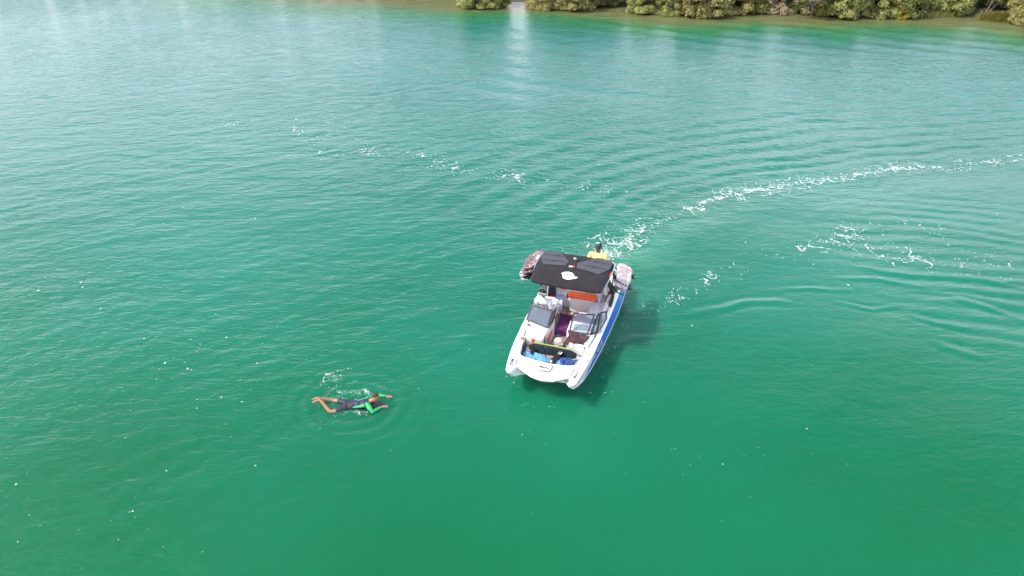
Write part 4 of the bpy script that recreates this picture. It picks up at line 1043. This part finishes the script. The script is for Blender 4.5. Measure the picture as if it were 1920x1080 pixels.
# towels in the bow
def cm(name, col, var=.15, sc=6): return mat(name, col, .9, var=var, scale=sc, bump=.25, bscale=90, sheen=.2)
blue_t = cm('blue_towel', (.10, .29, .52)); navy_t = cm('navy_towel', (.012, .05, .22)); purple_t = cm('purple_towel', (.14, .012, .15)); lav_t = cm('lavender_towel', (.50, .50, .68), .06); white_t = cm('white_towel', (.70, .70, .75), .05)
def towel(c0, ux, uy, m, label, amp, s, rot, name='towel', z=0., nu=70, nv=44, seed=0., group=None, drape=None, edgeamp=.05):
    def h(u, v, p):
        f = folds(p.x, p.y, s, seed, rot); g = folds(p.x, p.y, s * 2.1, seed + 7, rot + .6, 2)
        e = math.sin(math.pi * u) ** .4 * math.sin(math.pi * v) ** .4
        dz = amp * (f * .7 + g * .3) * (.35 + .65 * e) + (drape(u, v, p) if drape else 0)
        return (edgeamp * (vn(v, u, 4, seed) - .5) * abs(2 * u - 1) * 2, edgeamp * (vn(u, v, 4, seed + 5) - .5) * abs(2 * v - 1) * 2, dz)
    me = cloth_grid(c0, ux, uy, nu, nv, h)
    b = Vector(c0) + Vector(ux) * .5 + Vector(uy) * .5
    o = fin_me(me, name, m, None, ang=60, base=tuple(b)); tag(o, label, 'towel', group); return o
towel((.84, 1.84, .58), (-.98, .12, 0), (-.14, .46, 0), blue_t, 'crumpled light blue towel spread across the bow seat', .20, 8.5, .9, seed=2.)
towel((-.14, 1.90, .60), (-.54, -.08, 0), (.02, .46, 0), navy_t, 'dark navy and blue towel bunched at the right end of the bow seat', .18, 8., .4, seed=9.)
towel((-.13, 2.02, .60), (-.30, 0, 0), (.0, .30, 0), blue_t, 'small light blue cloth right of the black foil mast', .17, 8.5, .2, seed=19.)
bag = bmesh.new(); box(bag, (.84, 1.80, .66), (.16, .34, .34), .05, (R(10), R(-10), .1), 3, taper=(.6, .5)); o = fin(bag, 'black_bag', M['black'], None, base=(.84, 1.80, .5)); tag(o, 'black bag stuffed between the left bow seat and the gunwale', 'bag')
# jacket over the port foredeck
jm = cm('maroon_jacket', (.055, .018, .025), .6, 9)
def jd(u, v, p): return -.30 * max(0, v - .55) ** 1.2 - .05 * u
towel((-.27, 1.05, .95), (-.58, -.03, 0), (.03, .50, 0), jm, 'crumpled dark maroon jacket draped beside the right windscreen', .22, 8., 1.45, 'jacket', seed=31., drape=jd, edgeamp=.07)['category'] = 'jacket'
# storage box in the walkway
sbx = thing('storage_box', (.05, 1.05, .29), 'clear plastic storage box in the walkway with a white hat inside', 'storage box'); si = sbx.matrix_world.inverted() @ BM
def sp(o): o.data.transform(si); return o
bm = bmesh.new()
for (c, s) in (((.05, 1.22, .45), (.34, .012, .30)), ((.05, .88, .45), (.34, .012, .30)), ((.215, 1.05, .45), (.012, .33, .30)), ((-.115, 1.05, .45), (.012, .33, .30)), ((.05, 1.05, .30), (.34, .34, .012))): box(bm, c, s, 0)
sp(fin(bm, 'box_shell', M['clearp'], sbx, False))
bm = bmesh.new()
for (c, s) in (((.05, 1.235, .60), (.38, .03, .025)), ((.05, .865, .60), (.38, .03, .025)), ((.23, 1.05, .60), (.03, .34, .025)), ((-.13, 1.05, .60), (.03, .34, .025))): box(bm, c, s, .006)
sp(fin(bm, 'box_rim', M['clearp'], sbx))
bm = bmesh.new(); box(bm, (.05, 1.22, .42), (.12, .03, .10), .008); sp(fin(bm, 'latch', M['greyp'], sbx))
hat = bmesh.new(); ell(hat, (.03, 1.06, .60), (.13, .14, .09)); ell(hat, (.03, 1.10, .57), (.15, .17, .02)); o = fin(hat, 'hat', mat('cream_cloth', (.50, .44, .38), .8), None, base=(.03, 1.06, .52)); tag(o, 'cream white cap lying in the clear storage box', 'hat')
cb = bmesh.new(); tube(cb, [(.16, .84, .60), (.02, .84, .61)], .05, 10); tube(cb, [(.10, .80, .64), (.10, .86, .68)], .02, 8); o = fin(cb, 'bottle', M['black'], None, base=(.09, .84, .56)); tag(o, 'black bottle at the back of the clear storage box', 'bottle')
# purple mat, towels on the seats
def pm(u, v, p): return .012 * vn(p.x, p.y, 5, 4)
towel((.34, .40, .30), (-.37, -.03, 0), (.07, -1.12, 0), purple_t, 'long dark purple mat on the walkway floor', .03, 4., .2, 'floor_mat', seed=41., edgeamp=.04)['category'] = 'mat'
towel((-.13, -.22, .69), (-.52, 0, 0), (0, .48, 0), cm('violet_towel', (.16, .03, .20)), 'violet towel on the seat behind the right windscreen', .05, 5., .5, seed=43.)
towel((-.62, -.20, .695), (-.32, 0, 0), (0, .46, 0), cm('teal_towel', (.06, .19, .28)), 'pale blue towel on the seat behind the right windscreen', .05, 5., .7, seed=53.)
def ld(u, v, p): return -.03 - .16 * max(0, v - .72) / .28
lt = towel((.90, -1.34, .715), (-.52, .0, 0), (-.02, .80, 0), lav_t, 'lavender towel with a dark logo over the shaded rear seat', .05, 3.5, .3, seed=61., drape=ld)
o = text_o('XDO', .07, (.46, -1.05, .755), (-1, 0, 0), (0, -1, .1), M['ink'], None, 'towel_print'); o.parent = lt; o.data.transform(Matrix.Translation((-.63, .94, -.715))); 
towel((-.50, -1.15, .70), (-.50, 0, 0), (0, .95, 0), white_t, 'rumpled white towel over the sunlit port seat', .09, 4.5, .8, seed=71.)
towel((.26, -1.36, .74), (-.70, 0, 0), (0, .22, 0), white_t, 'white towel folded along the rear seat back', .05, 5, .1, seed=81.)
bp_ = bmesh.new(); box(bp_, (.80, -1.02, .98), (.30, .30, .42), .08, (R(8), 0, .2), 3, taper=(.75, .7)); box(bp_, (.74, -.86, .92), (.20, .08, .24), .03, (R(8), 0, .2)); o = fin(bp_, 'backpack', M['black'], None, base=(.80, -1.02, .76)); tag(o, 'black backpack behind the driver under the canopy', 'backpack')
# sunglasses case on dash etc.
# ------------------------------------------------------------------ people
def skin_me(P, E, root, sub=2):
    """P: {name: (co, r)}; E: [(a, b)] -> evaluated mesh of one continuous surface"""
    names = list(P); ix = {n: i for i, n in enumerate(names)}
    me = bpy.data.meshes.new('sk'); me.from_pydata([tuple(P[n][0]) for n in names], [(ix[a], ix[b]) for a, b in E], [])
    ob = bpy.data.objects.new('sk', me); C.objects.link(ob)
    sk = ob.modifiers.new('s', 'SKIN'); sk.use_smooth_shade = True; sk.branch_smoothing = .6
    su = ob.modifiers.new('u', 'SUBSURF'); su.levels = sub; su.render_levels = sub
    lay = me.skin_vertices[0].data
    for n in names:
        r = P[n][1]; lay[ix[n]].radius = r if isinstance(r, tuple) else (r, r); lay[ix[n]].use_root = (n == root)
    dg = bpy.context.evaluated_depsgraph_get(); dg.update()
    out = bpy.data.meshes.new_from_object(ob.evaluated_get(dg)); bpy.data.objects.remove(ob)
    out.materials.clear(); out.polygons.foreach_set('use_smooth', [True] * len(out.polygons))
    return out
def remesh_me(bm, vox=.008, smooth=2):
    me = bpy.data.meshes.new('rm'); bm.to_mesh(me); bm.free()
    ob = bpy.data.objects.new('rm', me); C.objects.link(ob)
    m = ob.modifiers.new('r', 'REMESH'); m.mode = 'VOXEL'; m.voxel_size = vox; m.use_smooth_shade = True
    q = ob.modifiers.new('s', 'SMOOTH'); q.iterations = smooth; q.factor = .5
    dg = bpy.context.evaluated_depsgraph_get(); dg.update()
    out = bpy.data.meshes.new_from_object(ob.evaluated_get(dg)); bpy.data.objects.remove(ob)
    out.materials.clear(); out.polygons.foreach_set('use_smooth', [True] * len(out.polygons)); return out
def frame_ell(bm, c, s_, ax):
    n0 = len(bm.verts); r = bmesh.ops.create_uvsphere(bm, u_segments=18, v_segments=12, radius=1); mt = Matrix(ax).transposed()
    for v in r['verts']: v.co = Vector(c) + mt @ Vector((v.co.x * s_[0], v.co.y * s_[1], v.co.z * s_[2]))
def limb(bm, pts, rr):
    """round ended tapering tube"""
    tube(bm, pts, rr, 14)
    for p, r in ((pts[0], rr[0]), (pts[-1], rr[-1])): ell(bm, p, (r, r, r), u=14, v=8)
    for p, r in list(zip(pts, rr))[1:-1]: ell(bm, p, (r, r, r), u=14, v=8)
def body_me(P, E, root, hd, extra=()):
    bm = bmesh.new(); bm.from_mesh(skin_me(P, E, root)); c, f, up, sd_ = hd; ax = (sd_, f, up)
    frame_ell(bm, c + up * .022, (.076, .096, .108), ax); frame_ell(bm, c - up * .055 + f * .022, (.052, .062, .058), ax)
    frame_ell(bm, c - up * .008 + f * .096, (.013, .020, .020), ax)
    for s in (1, -1): frame_ell(bm, c + sd_ * s * .076 - up * .008, (.012, .022, .030), ax)
    for p, q in extra: ell(bm, p, q)
    return remesh_me(bm, .0065, 2)
def chain(P, E, names, pts, rr):
    for k, n in enumerate(names):
        P[n] = (Vector(pts[k]), rr[k])
        if k: E.append((names[k - 1], n))
def hand(P, E, wrist, wpos, d, up, side, s=1.0, curl=.35):
    """palm and five fingers from the wrist; d pointing direction, up back-of-hand normal, side +1/-1 for thumb side"""
    d = Vector(d).normalized(); up = Vector(up).normalized(); sv = d.cross(up).normalized() * side; up = sv.cross(d) * side
    w = Vector(wpos); p = w + d * .055 * s
    k0 = wrist + '_palm'; P[k0] = (p, (.034 * s, .018 * s)); E.append((wrist, k0))
    L = [.068, .078, .072, .056]
    for i in range(4):
        o = (1.5 - i) * .020 * s; b = p + d * .035 * s + sv * o
        m = b + d * L[i] * .5 * s - up * curl * .02; t = m + d * L[i] * .45 * s - up * curl * .05
        a, c_, e_ = (wrist + '_f%d%d' % (i, j) for j in range(3))
        P[a] = (b, .010 * s); P[c_] = (m, .009 * s); P[e_] = (t, .0075 * s); E += [(k0, a), (a, c_), (c_, e_)]
    a, c_ = wrist + '_t0', wrist + '_t1'
    P[a] = (p - d * .012 + sv * .038 * s, .011 * s); P[c_] = (p + d * .028 * s + sv * .058 * s - up * .01, .009 * s); E += [(k0, a), (a, c_)]
def head(P, E, neck, npos, c, fwd, r=.088):
    c = Vector(c); f = Vector(fwd).normalized(); upv = (c - Vector(npos)).normalized(); upv = (upv - f * upv.dot(f)).normalized(); sd_ = f.cross(upv)
    P['h0'] = (c - upv * .055 + f * .012, (.062, .070)); P['h1'] = (c + upv * .012, (r * .62, r * .66)); P['h2'] = (c + upv * .06 - f * .004, (r * .5, r * .5))
    E += [(neck, 'h0'), ('h0', 'h1'), ('h1', 'h2')]
    return c, f, upv, sd_
def hair_cap(c, f, up, sd_, m, parent, base, r=.10, low=-.15, world=False):
    bm = bmesh.new(); bmesh.ops.create_uvsphere(bm, u_segments=20, v_segments=14, radius=1)
    mt = Matrix((sd_, f, up)).transposed()
    rem = []
    for v in bm.verts:
        if v.co.z < low + (.95 * max(0, v.co.y) if v.co.y > 0 else .25 * v.co.y): rem.append(v)
    bmesh.ops.delete(bm, geom=rem, context='VERTS')
    for v in bm.verts: v.co = c + up * .026 - f * .006 + mt @ Vector((v.co.x * r * .80, v.co.y * r * .98, v.co.z * r * 1.08))
    o = fin(bm, 'hair', m, parent); o.data.transform(Matrix.Translation([-q for q in base])); return o
def face_bits(c, f, up, sd_, parent, base, lip=(.25, .06, .05)):
    for s in (1, -1):
        bm = bmesh.new(); ell(bm, c + f * .094 + up * .012 + sd_ * s * .032, (.013, .010, .010)); o = fin(bm, 'eye', M['black'], parent); o.data.transform(Matrix.Translation([-q for q in base]))
    bm = bmesh.new(); ell(bm, c + f * .084 - up * .050, (.024, .010, .007)); o = fin(bm, 'mouth', mat('lips', lip, .5), parent); o.data.transform(Matrix.Translation([-q for q in base]))
def child(me, name, m, parent, base):
    me.transform(Matrix.Translation([-q for q in base])); return link_mesh(name, me, m, parent)

# --- swimmer, in world coordinates
SB = (-4.33, 14.39, 0)
DZ = -.075
sw = bpy.data.objects.new('person', None); C.objects.link(sw); sw.location = (SB[0], SB[1], DZ)
tag(sw, 'person in green sleeved rash vest and dark shorts swimming face down left of the boat', 'person')
P, E = {}, []
P['pel'] = (Vector((-4.32, 14.42, .06)), (.13, .10))
chain(P, E, ['sp1', 'sp2', 'nk'], [(-4.12, 14.42, .11), (-3.92, 14.43, .16), (-3.76, 14.45, .22)], [(.12, .085), (.125, .085), (.058, .058)]); E.insert(0, ('pel', 'sp1'))
hc = head(P, E, 'nk', (-3.76, 14.45, .22), (-3.64, 14.47, .30), (.80, -.12, -.35), .095)
chain(P, E, ['lsh', 'lel', 'lwr'], [(-3.84, 14.60, .17), (-3.64, 14.80, .09), (-3.42, 14.74, .115)], [.058, .040, .028]); E.append(('sp2', 'lsh'))
chain(P, E, ['rsh', 'rel', 'rwr'], [(-3.80, 14.28, .17), (-3.68, 14.14, .09), (-3.47, 14.30, .115)], [.058, .042, .028]); E.append(('sp2', 'rsh'))
hand(P, E, 'lwr', (-3.42, 14.74, .115), (1, -.02, -.06), (0, 0, 1), 1, 1.15)
hand(P, E, 'rwr', (-3.47, 14.30, .115), (1, .32, -.06), (0, 0, 1), -1, 1.15)
chain(P, E, ['lhp', 'lkn', 'lan', 'lhe', 'lto'], [(-4.42, 14.52, .05), (-4.84, 14.63, .06), (-5.14, 14.53, .22), (-5.20, 14.52, .25), (-5.34, 14.54, .17)], [.082, .056, .034, .036, .026]); E.append(('pel', 'lhp'))
chain(P, E, ['rhp', 'rkn', 'ran', 'rhe', 'rto'], [(-4.42, 14.31, .05), (-4.80, 14.16, .06), (-5.06, 14.36, .28), (-5.12, 14.38, .31), (-5.32, 14.40, .18)], [.082, .058, .034, .036, .026]); E.append(('pel', 'rhp'))
child(body_me(P, E, 'pel', hc), 'body', M['skin'], sw, SB)
M['rash'] = mat('rash_vest_green', (.012, .30, .095), .5, bump=.2, bscale=60); M['rashn'] = mat('rash_vest_navy', (.014, .018, .055), .6, var=.4, scale=14, bump=.3, bscale=60)
def sub(P, keep, gro, over={}):
    Q = {}
    for n in keep:
        co, r = P[n]; co = over.get(n, co); Q[n] = (co, tuple(q + gro for q in r) if isinstance(r, tuple) else r + gro)
    return Q
bm = bmesh.new(); limb(bm, [(-4.36, 14.42, .07), (-4.20, 14.42, .10)], [.11, .112])
for c0, sz in (((-4.26, 14.42, .09), (.13, .165, .112)), ((-4.10, 14.42, .12), (.13, .160, .108)), ((-3.94, 14.43, .155), (.13, .178, .112)), ((-3.86, 14.44, .18), (.085, .19, .085))): ell(bm, c0, sz)
child(remesh_me(bm, .009, 3), 'vest', M['rashn'], sw, SB)
for a, b, c_ in (('lsh', 'lel', 'lwr'), ('rsh', 'rel', 'rwr')):
    s0 = P[a][0] * .7 + P['sp2'][0] * .3; el = P[b][0]; wr = P[c_][0]
    Q = {}; E2 = []; chain(Q, E2, ['s0', 's1', 's2', 's3', 's4'], [s0, P[a][0] * .5 + el * .5, el, el * .5 + wr * .5, el * .12 + wr * .88], [.088, .070, .056, .045, .036])
    bm = bmesh.new(); limb(bm, [tuple(Q[n][0]) for n in ('s0', 's1', 's2', 's3', 's4')], [Q[n][1] for n in ('s0', 's1', 's2', 's3', 's4')]); child(remesh_me(bm, .007, 3), 'sleeve', M['rash'], sw, SB)
Q = {}; E2 = []; chain(Q, E2, ['a', 'b', 'c'], [(-4.22, 14.27, .13), (-4.02, 14.26, .17), (-3.86, 14.27, .21)], [.022, .045, .06]); child(skin_me(Q, E2, 'a'), 'side_panel', M['rash'], sw, SB)
Q = {}; E2 = []; chain(Q, E2, ['a', 'b', 'c'], [(-4.12, 14.44, .222), (-3.98, 14.455, .262), (-3.84, 14.47, .285)], [.008, .009, .008]); child(skin_me(Q, E2, 'a', 1), 'back_seam', mat('seam_green', (.10, .42, .28), .6), sw, SB)
Q = {}; E2 = []; Q['pel'] = (Vector((-4.22, 14.42, .08)), (.165, .130)); Q['p2'] = (Vector((-4.38, 14.42, .06)), (.17, .12))
chain(Q, E2, ['l1', 'l2'], [(-4.50, 14.53, .06), (-4.62, 14.57, .06)], [.105, .095]); chain(Q, E2, ['r1', 'r2'], [(-4.48, 14.30, .06), (-4.60, 14.25, .06)], [.105, .10]); E2 += [('pel', 'p2'), ('p2', 'l1'), ('p2', 'r1')]
bm = bmesh.new()
for c0, sz in (((-4.30, 14.42, .08), (.12, .172, .118)), ((-4.42, 14.42, .07), (.12, .172, .112))): ell(bm, c0, sz)
limb(bm, [(-4.42, 14.51, .07), (-4.62, 14.565, .065)], [.105, .090]); limb(bm, [(-4.42, 14.32, .07), (-4.61, 14.245, .065)], [.105, .092])
child(remesh_me(bm, .009, 3), 'shorts', mat('swim_shorts', (.010, .013, .028), .6, var=.5, scale=14, bump=.5, bscale=50), sw, SB)
hair_cap(*hc, mat('short_hair', (.035, .020, .014), .7, var=.4, scale=20), sw, SB, r=.105, low=-.1)
face_bits(*hc, sw, SB)
bt = Matrix.Translation((-3.79, 14.37, .02)) @ Matrix.Rotation(R(-82), 4, 'Z')
bd = bpy.data.objects.new('bodyboard', None); C.objects.link(bd); bd.matrix_world = bt; tag(bd, 'small black board with white scribbles under the swimmer', 'board')
fin(board_me(.66, .40, rocker=.03), 'deck', board_mat('scribble_board', [(0, BK), (.455, (.16, .19, .18)), (.468, BK)], 3.5, 1.0, 1, 1), bd)

# --- people on the boat (boat frame)
def seated(base, hc_, fwd, shoulders, hips, knees, feet, elbows, wrists, hands_d, skinm, label):
    e = bpy.data.objects.new('person', None); C.objects.link(e); e.matrix_world = BM @ Matrix.Translation(base); tag(e, label, 'person')
    P, E = {}, []
    hp = (Vector(hips[0]) + Vector(hips[1])) / 2; sh = (Vector(shoulders[0]) + Vector(shoulders[1])) / 2
    P['pel'] = (hp, (.15, .11)); nk = sh + Vector((0, 0, .10)) * 1 + (Vector(hc_) - sh) * .12
    chain(P, E, ['sp1', 'sp2', 'nk'], [hp.lerp(sh, .45), hp.lerp(sh, .88), nk], [(.12, .085), (.12, .078), (.060, .060)]); E.insert(0, ('pel', 'sp1'))
    h = head(P, E, 'nk', nk, hc_, fwd, .098)
    for i, s in enumerate('lr'):
        chain(P, E, [s + 'sh', s + 'el', s + 'wr'], [shoulders[i], elbows[i], wrists[i]], [.048, .043, .029]); E.append(('sp2', s + 'sh'))
        hand(P, E, s + 'wr', wrists[i], hands_d[i], (0, 0, 1), 1 if i == 0 else -1, 1.1, 1.2)
        kn, ft = Vector(knees[i]), Vector(feet[i])
        chain(P, E, [s + 'hp', s + 'kn', s + 'an', s + 'to'], [hips[i], kn, ft, ft + (Vector(knees[i]) - Vector(hips[i])).normalized() * .16 + Vector((0, 0, -.03))], [.085, .060, .038, .030]); E.append(('pel', s + 'hp'))
    child(body_me(P, E, 'pel', h), 'body', skinm, e, base)
    return e, P, h
def shirt(e, P, base, m, sleeve=.6, g=1.0):
    bm = bmesh.new(); hp, s1, s2 = P['pel'][0], P['sp1'][0], P['sp2'][0]; L, Rr = P['lsh'][0], P['rsh'][0]; nk = P['nk'][0]
    mid = (L + Rr) / 2; ac = (L - Rr).normalized(); up = (s2 - hp).normalized(); fw_ = ac.cross(up).normalized(); ac = up.cross(fw_); ax = (ac, fw_, up)
    for t, (a, b) in ((0.0, (.165, .125)), (.3, (.160, .120)), (.6, (.175, .125)), (.88, (.185, .122))): frame_ell(bm, hp.lerp(mid, t), (a * g, b * g, .13), ax)
    frame_ell(bm, mid + up * .02, (.19 * g, .085 * g, .065), ax); frame_ell(bm, mid.lerp(nk, .55), (.085, .078, .05), ax)
    for s in 'lr':
        a = P[s + 'sh'][0]; el = P[s + 'el'][0]; w = P[s + 'wr'][0]
        pts = [a, a.lerp(el, min(sleeve, 1))]; rr = [.082 * g, .066 * g]
        if sleeve > 1: pts.append(el.lerp(w, sleeve - 1)); rr.append(.05)
        limb(bm, pts, rr)
    me = remesh_me(bm, .010, 4)
    for v in me.vertices:
        q = v.co; d = (vn(q.x * 1 + q.z, q.y + q.z * .6, 14, 3) - .5) * .012; v.co = q + v.normal * d
    return child(me, 'shirt', m, e, base)
def trousers(e, P, base, m, t=.9, name='trousers'):
    Q = sub(P, ['pel', 'lhp', 'rhp', 'lkn', 'rkn'], .018); E2 = []
    for s in 'lr': E2 += [('pel', s + 'hp'), (s + 'hp', s + 'kn')]; Q[s + 'a'] = (P[s + 'kn'][0].lerp(P[s + 'an'][0], t), .055); E2.append((s + 'kn', s + 'a'))
    child(skin_me(Q, E2, 'pel'), name, m, e, base)
# driver
B1 = (.76, .0, .73)
drv, Pd, hd = seated(B1, (.76, .16, 1.50), (-.1, 1, -.25), [(.95, .10, 1.22), (.57, .06, 1.22)], [(.86, -.08, .80), (.66, -.08, .80)], [(.90, .34, .80), (.64, .34, .80)], [(.88, .42, .40), (.66, .42, .40)],
    [(1.02, .20, 1.00), (.53, .10, .97)], [(.86, .36, 1.02), (.62, .36, 1.0)], [(-.2, 1, 0), (.1, 1, 0)], M['skin'], 'driver in a white printed t-shirt seated behind the left windscreen')
shirt(drv, Pd, B1, mat('white_tshirt', (.70, .70, .72), .85, var=.06, scale=8, bump=.3, bscale=30), .8)
trousers(drv, Pd, B1, mat('grey_trousers', (.10, .12, .16), .85, var=.2), .9)
hair_cap(*hd, M['hair'], drv, B1, r=.110, low=-.35); face_bits(*hd, drv, B1)
bm = bmesh.new(); ell(bm, (.745, .150, 1.13), (.055, .03, .05), (R(8), 0, 0)); o = fin(bm, 'shirt_print', mat('pink_print', (.42, .08, .12), .8, var=.6, scale=40), drv); o.data.transform(Matrix.Translation([-q for q in B1]))
# man in yellow sitting on the stern with his back to us
B2 = (-.26, -2.70, .90)
ylw, Py, hy = seated(B2, (-.23, -2.80, 1.635), (.95, -.32, -.06), [(-.49, -2.74, 1.41), (-.03, -2.76, 1.41)], [(-.36, -2.72, 1.0), (-.16, -2.72, 1.0)], [(-.42, -3.14, .98), (-.10, -3.14, .98)], [(-.42, -3.22, .50), (-.10, -3.22, .50)],
    [(-.60, -2.72, 1.14), (.08, -2.80, 1.14)], [(-.58, -2.88, .96), (.04, -3.0, 1.04)], [(0, -1, -.1), (-.1, -1, 0)], M['skind'], 'man in a yellow t-shirt with top knot and dark glasses sitting at the stern')
shirt(ylw, Py, B2, mat('yellow_tshirt', (.68, .60, .22), .85, var=.08, scale=8, bump=.35, bscale=25), .75, 1.12)
trousers(ylw, Py, B2, mat('dark_shorts', (.03, .03, .04), .8), .1, 'shorts')
hair_cap(*hy, M['hair'], ylw, B2, r=.108, low=-.2)
c_, f_, u_, s_ = hy
bm = bmesh.new(); ell(bm, c_ - f_ * .055 + u_ * .135, (.05, .05, .055)); o = fin(bm, 'hair_bun', M['hair'], ylw); o.data.transform(Matrix.Translation([-q for q in B2]))
bm = bmesh.new(); ell(bm, c_ - f_ * .035 + u_ * .145 + Vector((0, .04, 0)), (.015, .015, .015)); o = fin(bm, 'hair_tie', M['logo'], ylw); o.data.transform(Matrix.Translation([-q for q in B2]))
bm = bmesh.new()
for s in (1, -1): ell(bm, c_ + f_ * .095 + u_ * .012 + s_ * s * .035, (.030, .026, .024)); tube(bm, [c_ + f_ * .09 + u_ * .01 + s_ * s * .06, c_ + s_ * s * .093 + u_ * .008], .008, 5)
o = fin(bm, 'sunglasses', M['black'], ylw); o.data.transform(Matrix.Translation([-q for q in B2]))
# passenger under the canopy, in white
B3 = (-.57, -1.32, .72)
pas, Pp, hp_ = seated(B3, (-.57, -1.40, 1.52), (0, 1, -.1), [(-.38, -1.42, 1.24), (-.76, -1.42, 1.24)], [(-.48, -1.30, .80), (-.66, -1.30, .80)], [(-.44, -.98, .84), (-.72, -.98, .84)], [(-.58, -1.12, .76), (-.60, -1.16, .80)],
    [(-.28, -1.28, 1.04), (-.86, -1.30, 1.05)], [(-.27, -1.10, .97), (-.88, -1.16, .92)], [(.1, 1, -.2), (-.1, 1, -.3)], M['skin'], 'passenger in white clothes seated in shade under the canopy')
shirt(pas, Pp, B3, mat('white_shirt', (.68, .68, .70), .85, bump=.3, bscale=25), 1.6)
trousers(pas, Pp, B3, mat('white_trousers', (.66, .66, .68), .85, bump=.3, bscale=25), .9)
hair_cap(*hp_, M['hair'], pas, B3, r=.106); face_bits(*hp_, pas, B3)
bpy.data.objects.remove(tower)
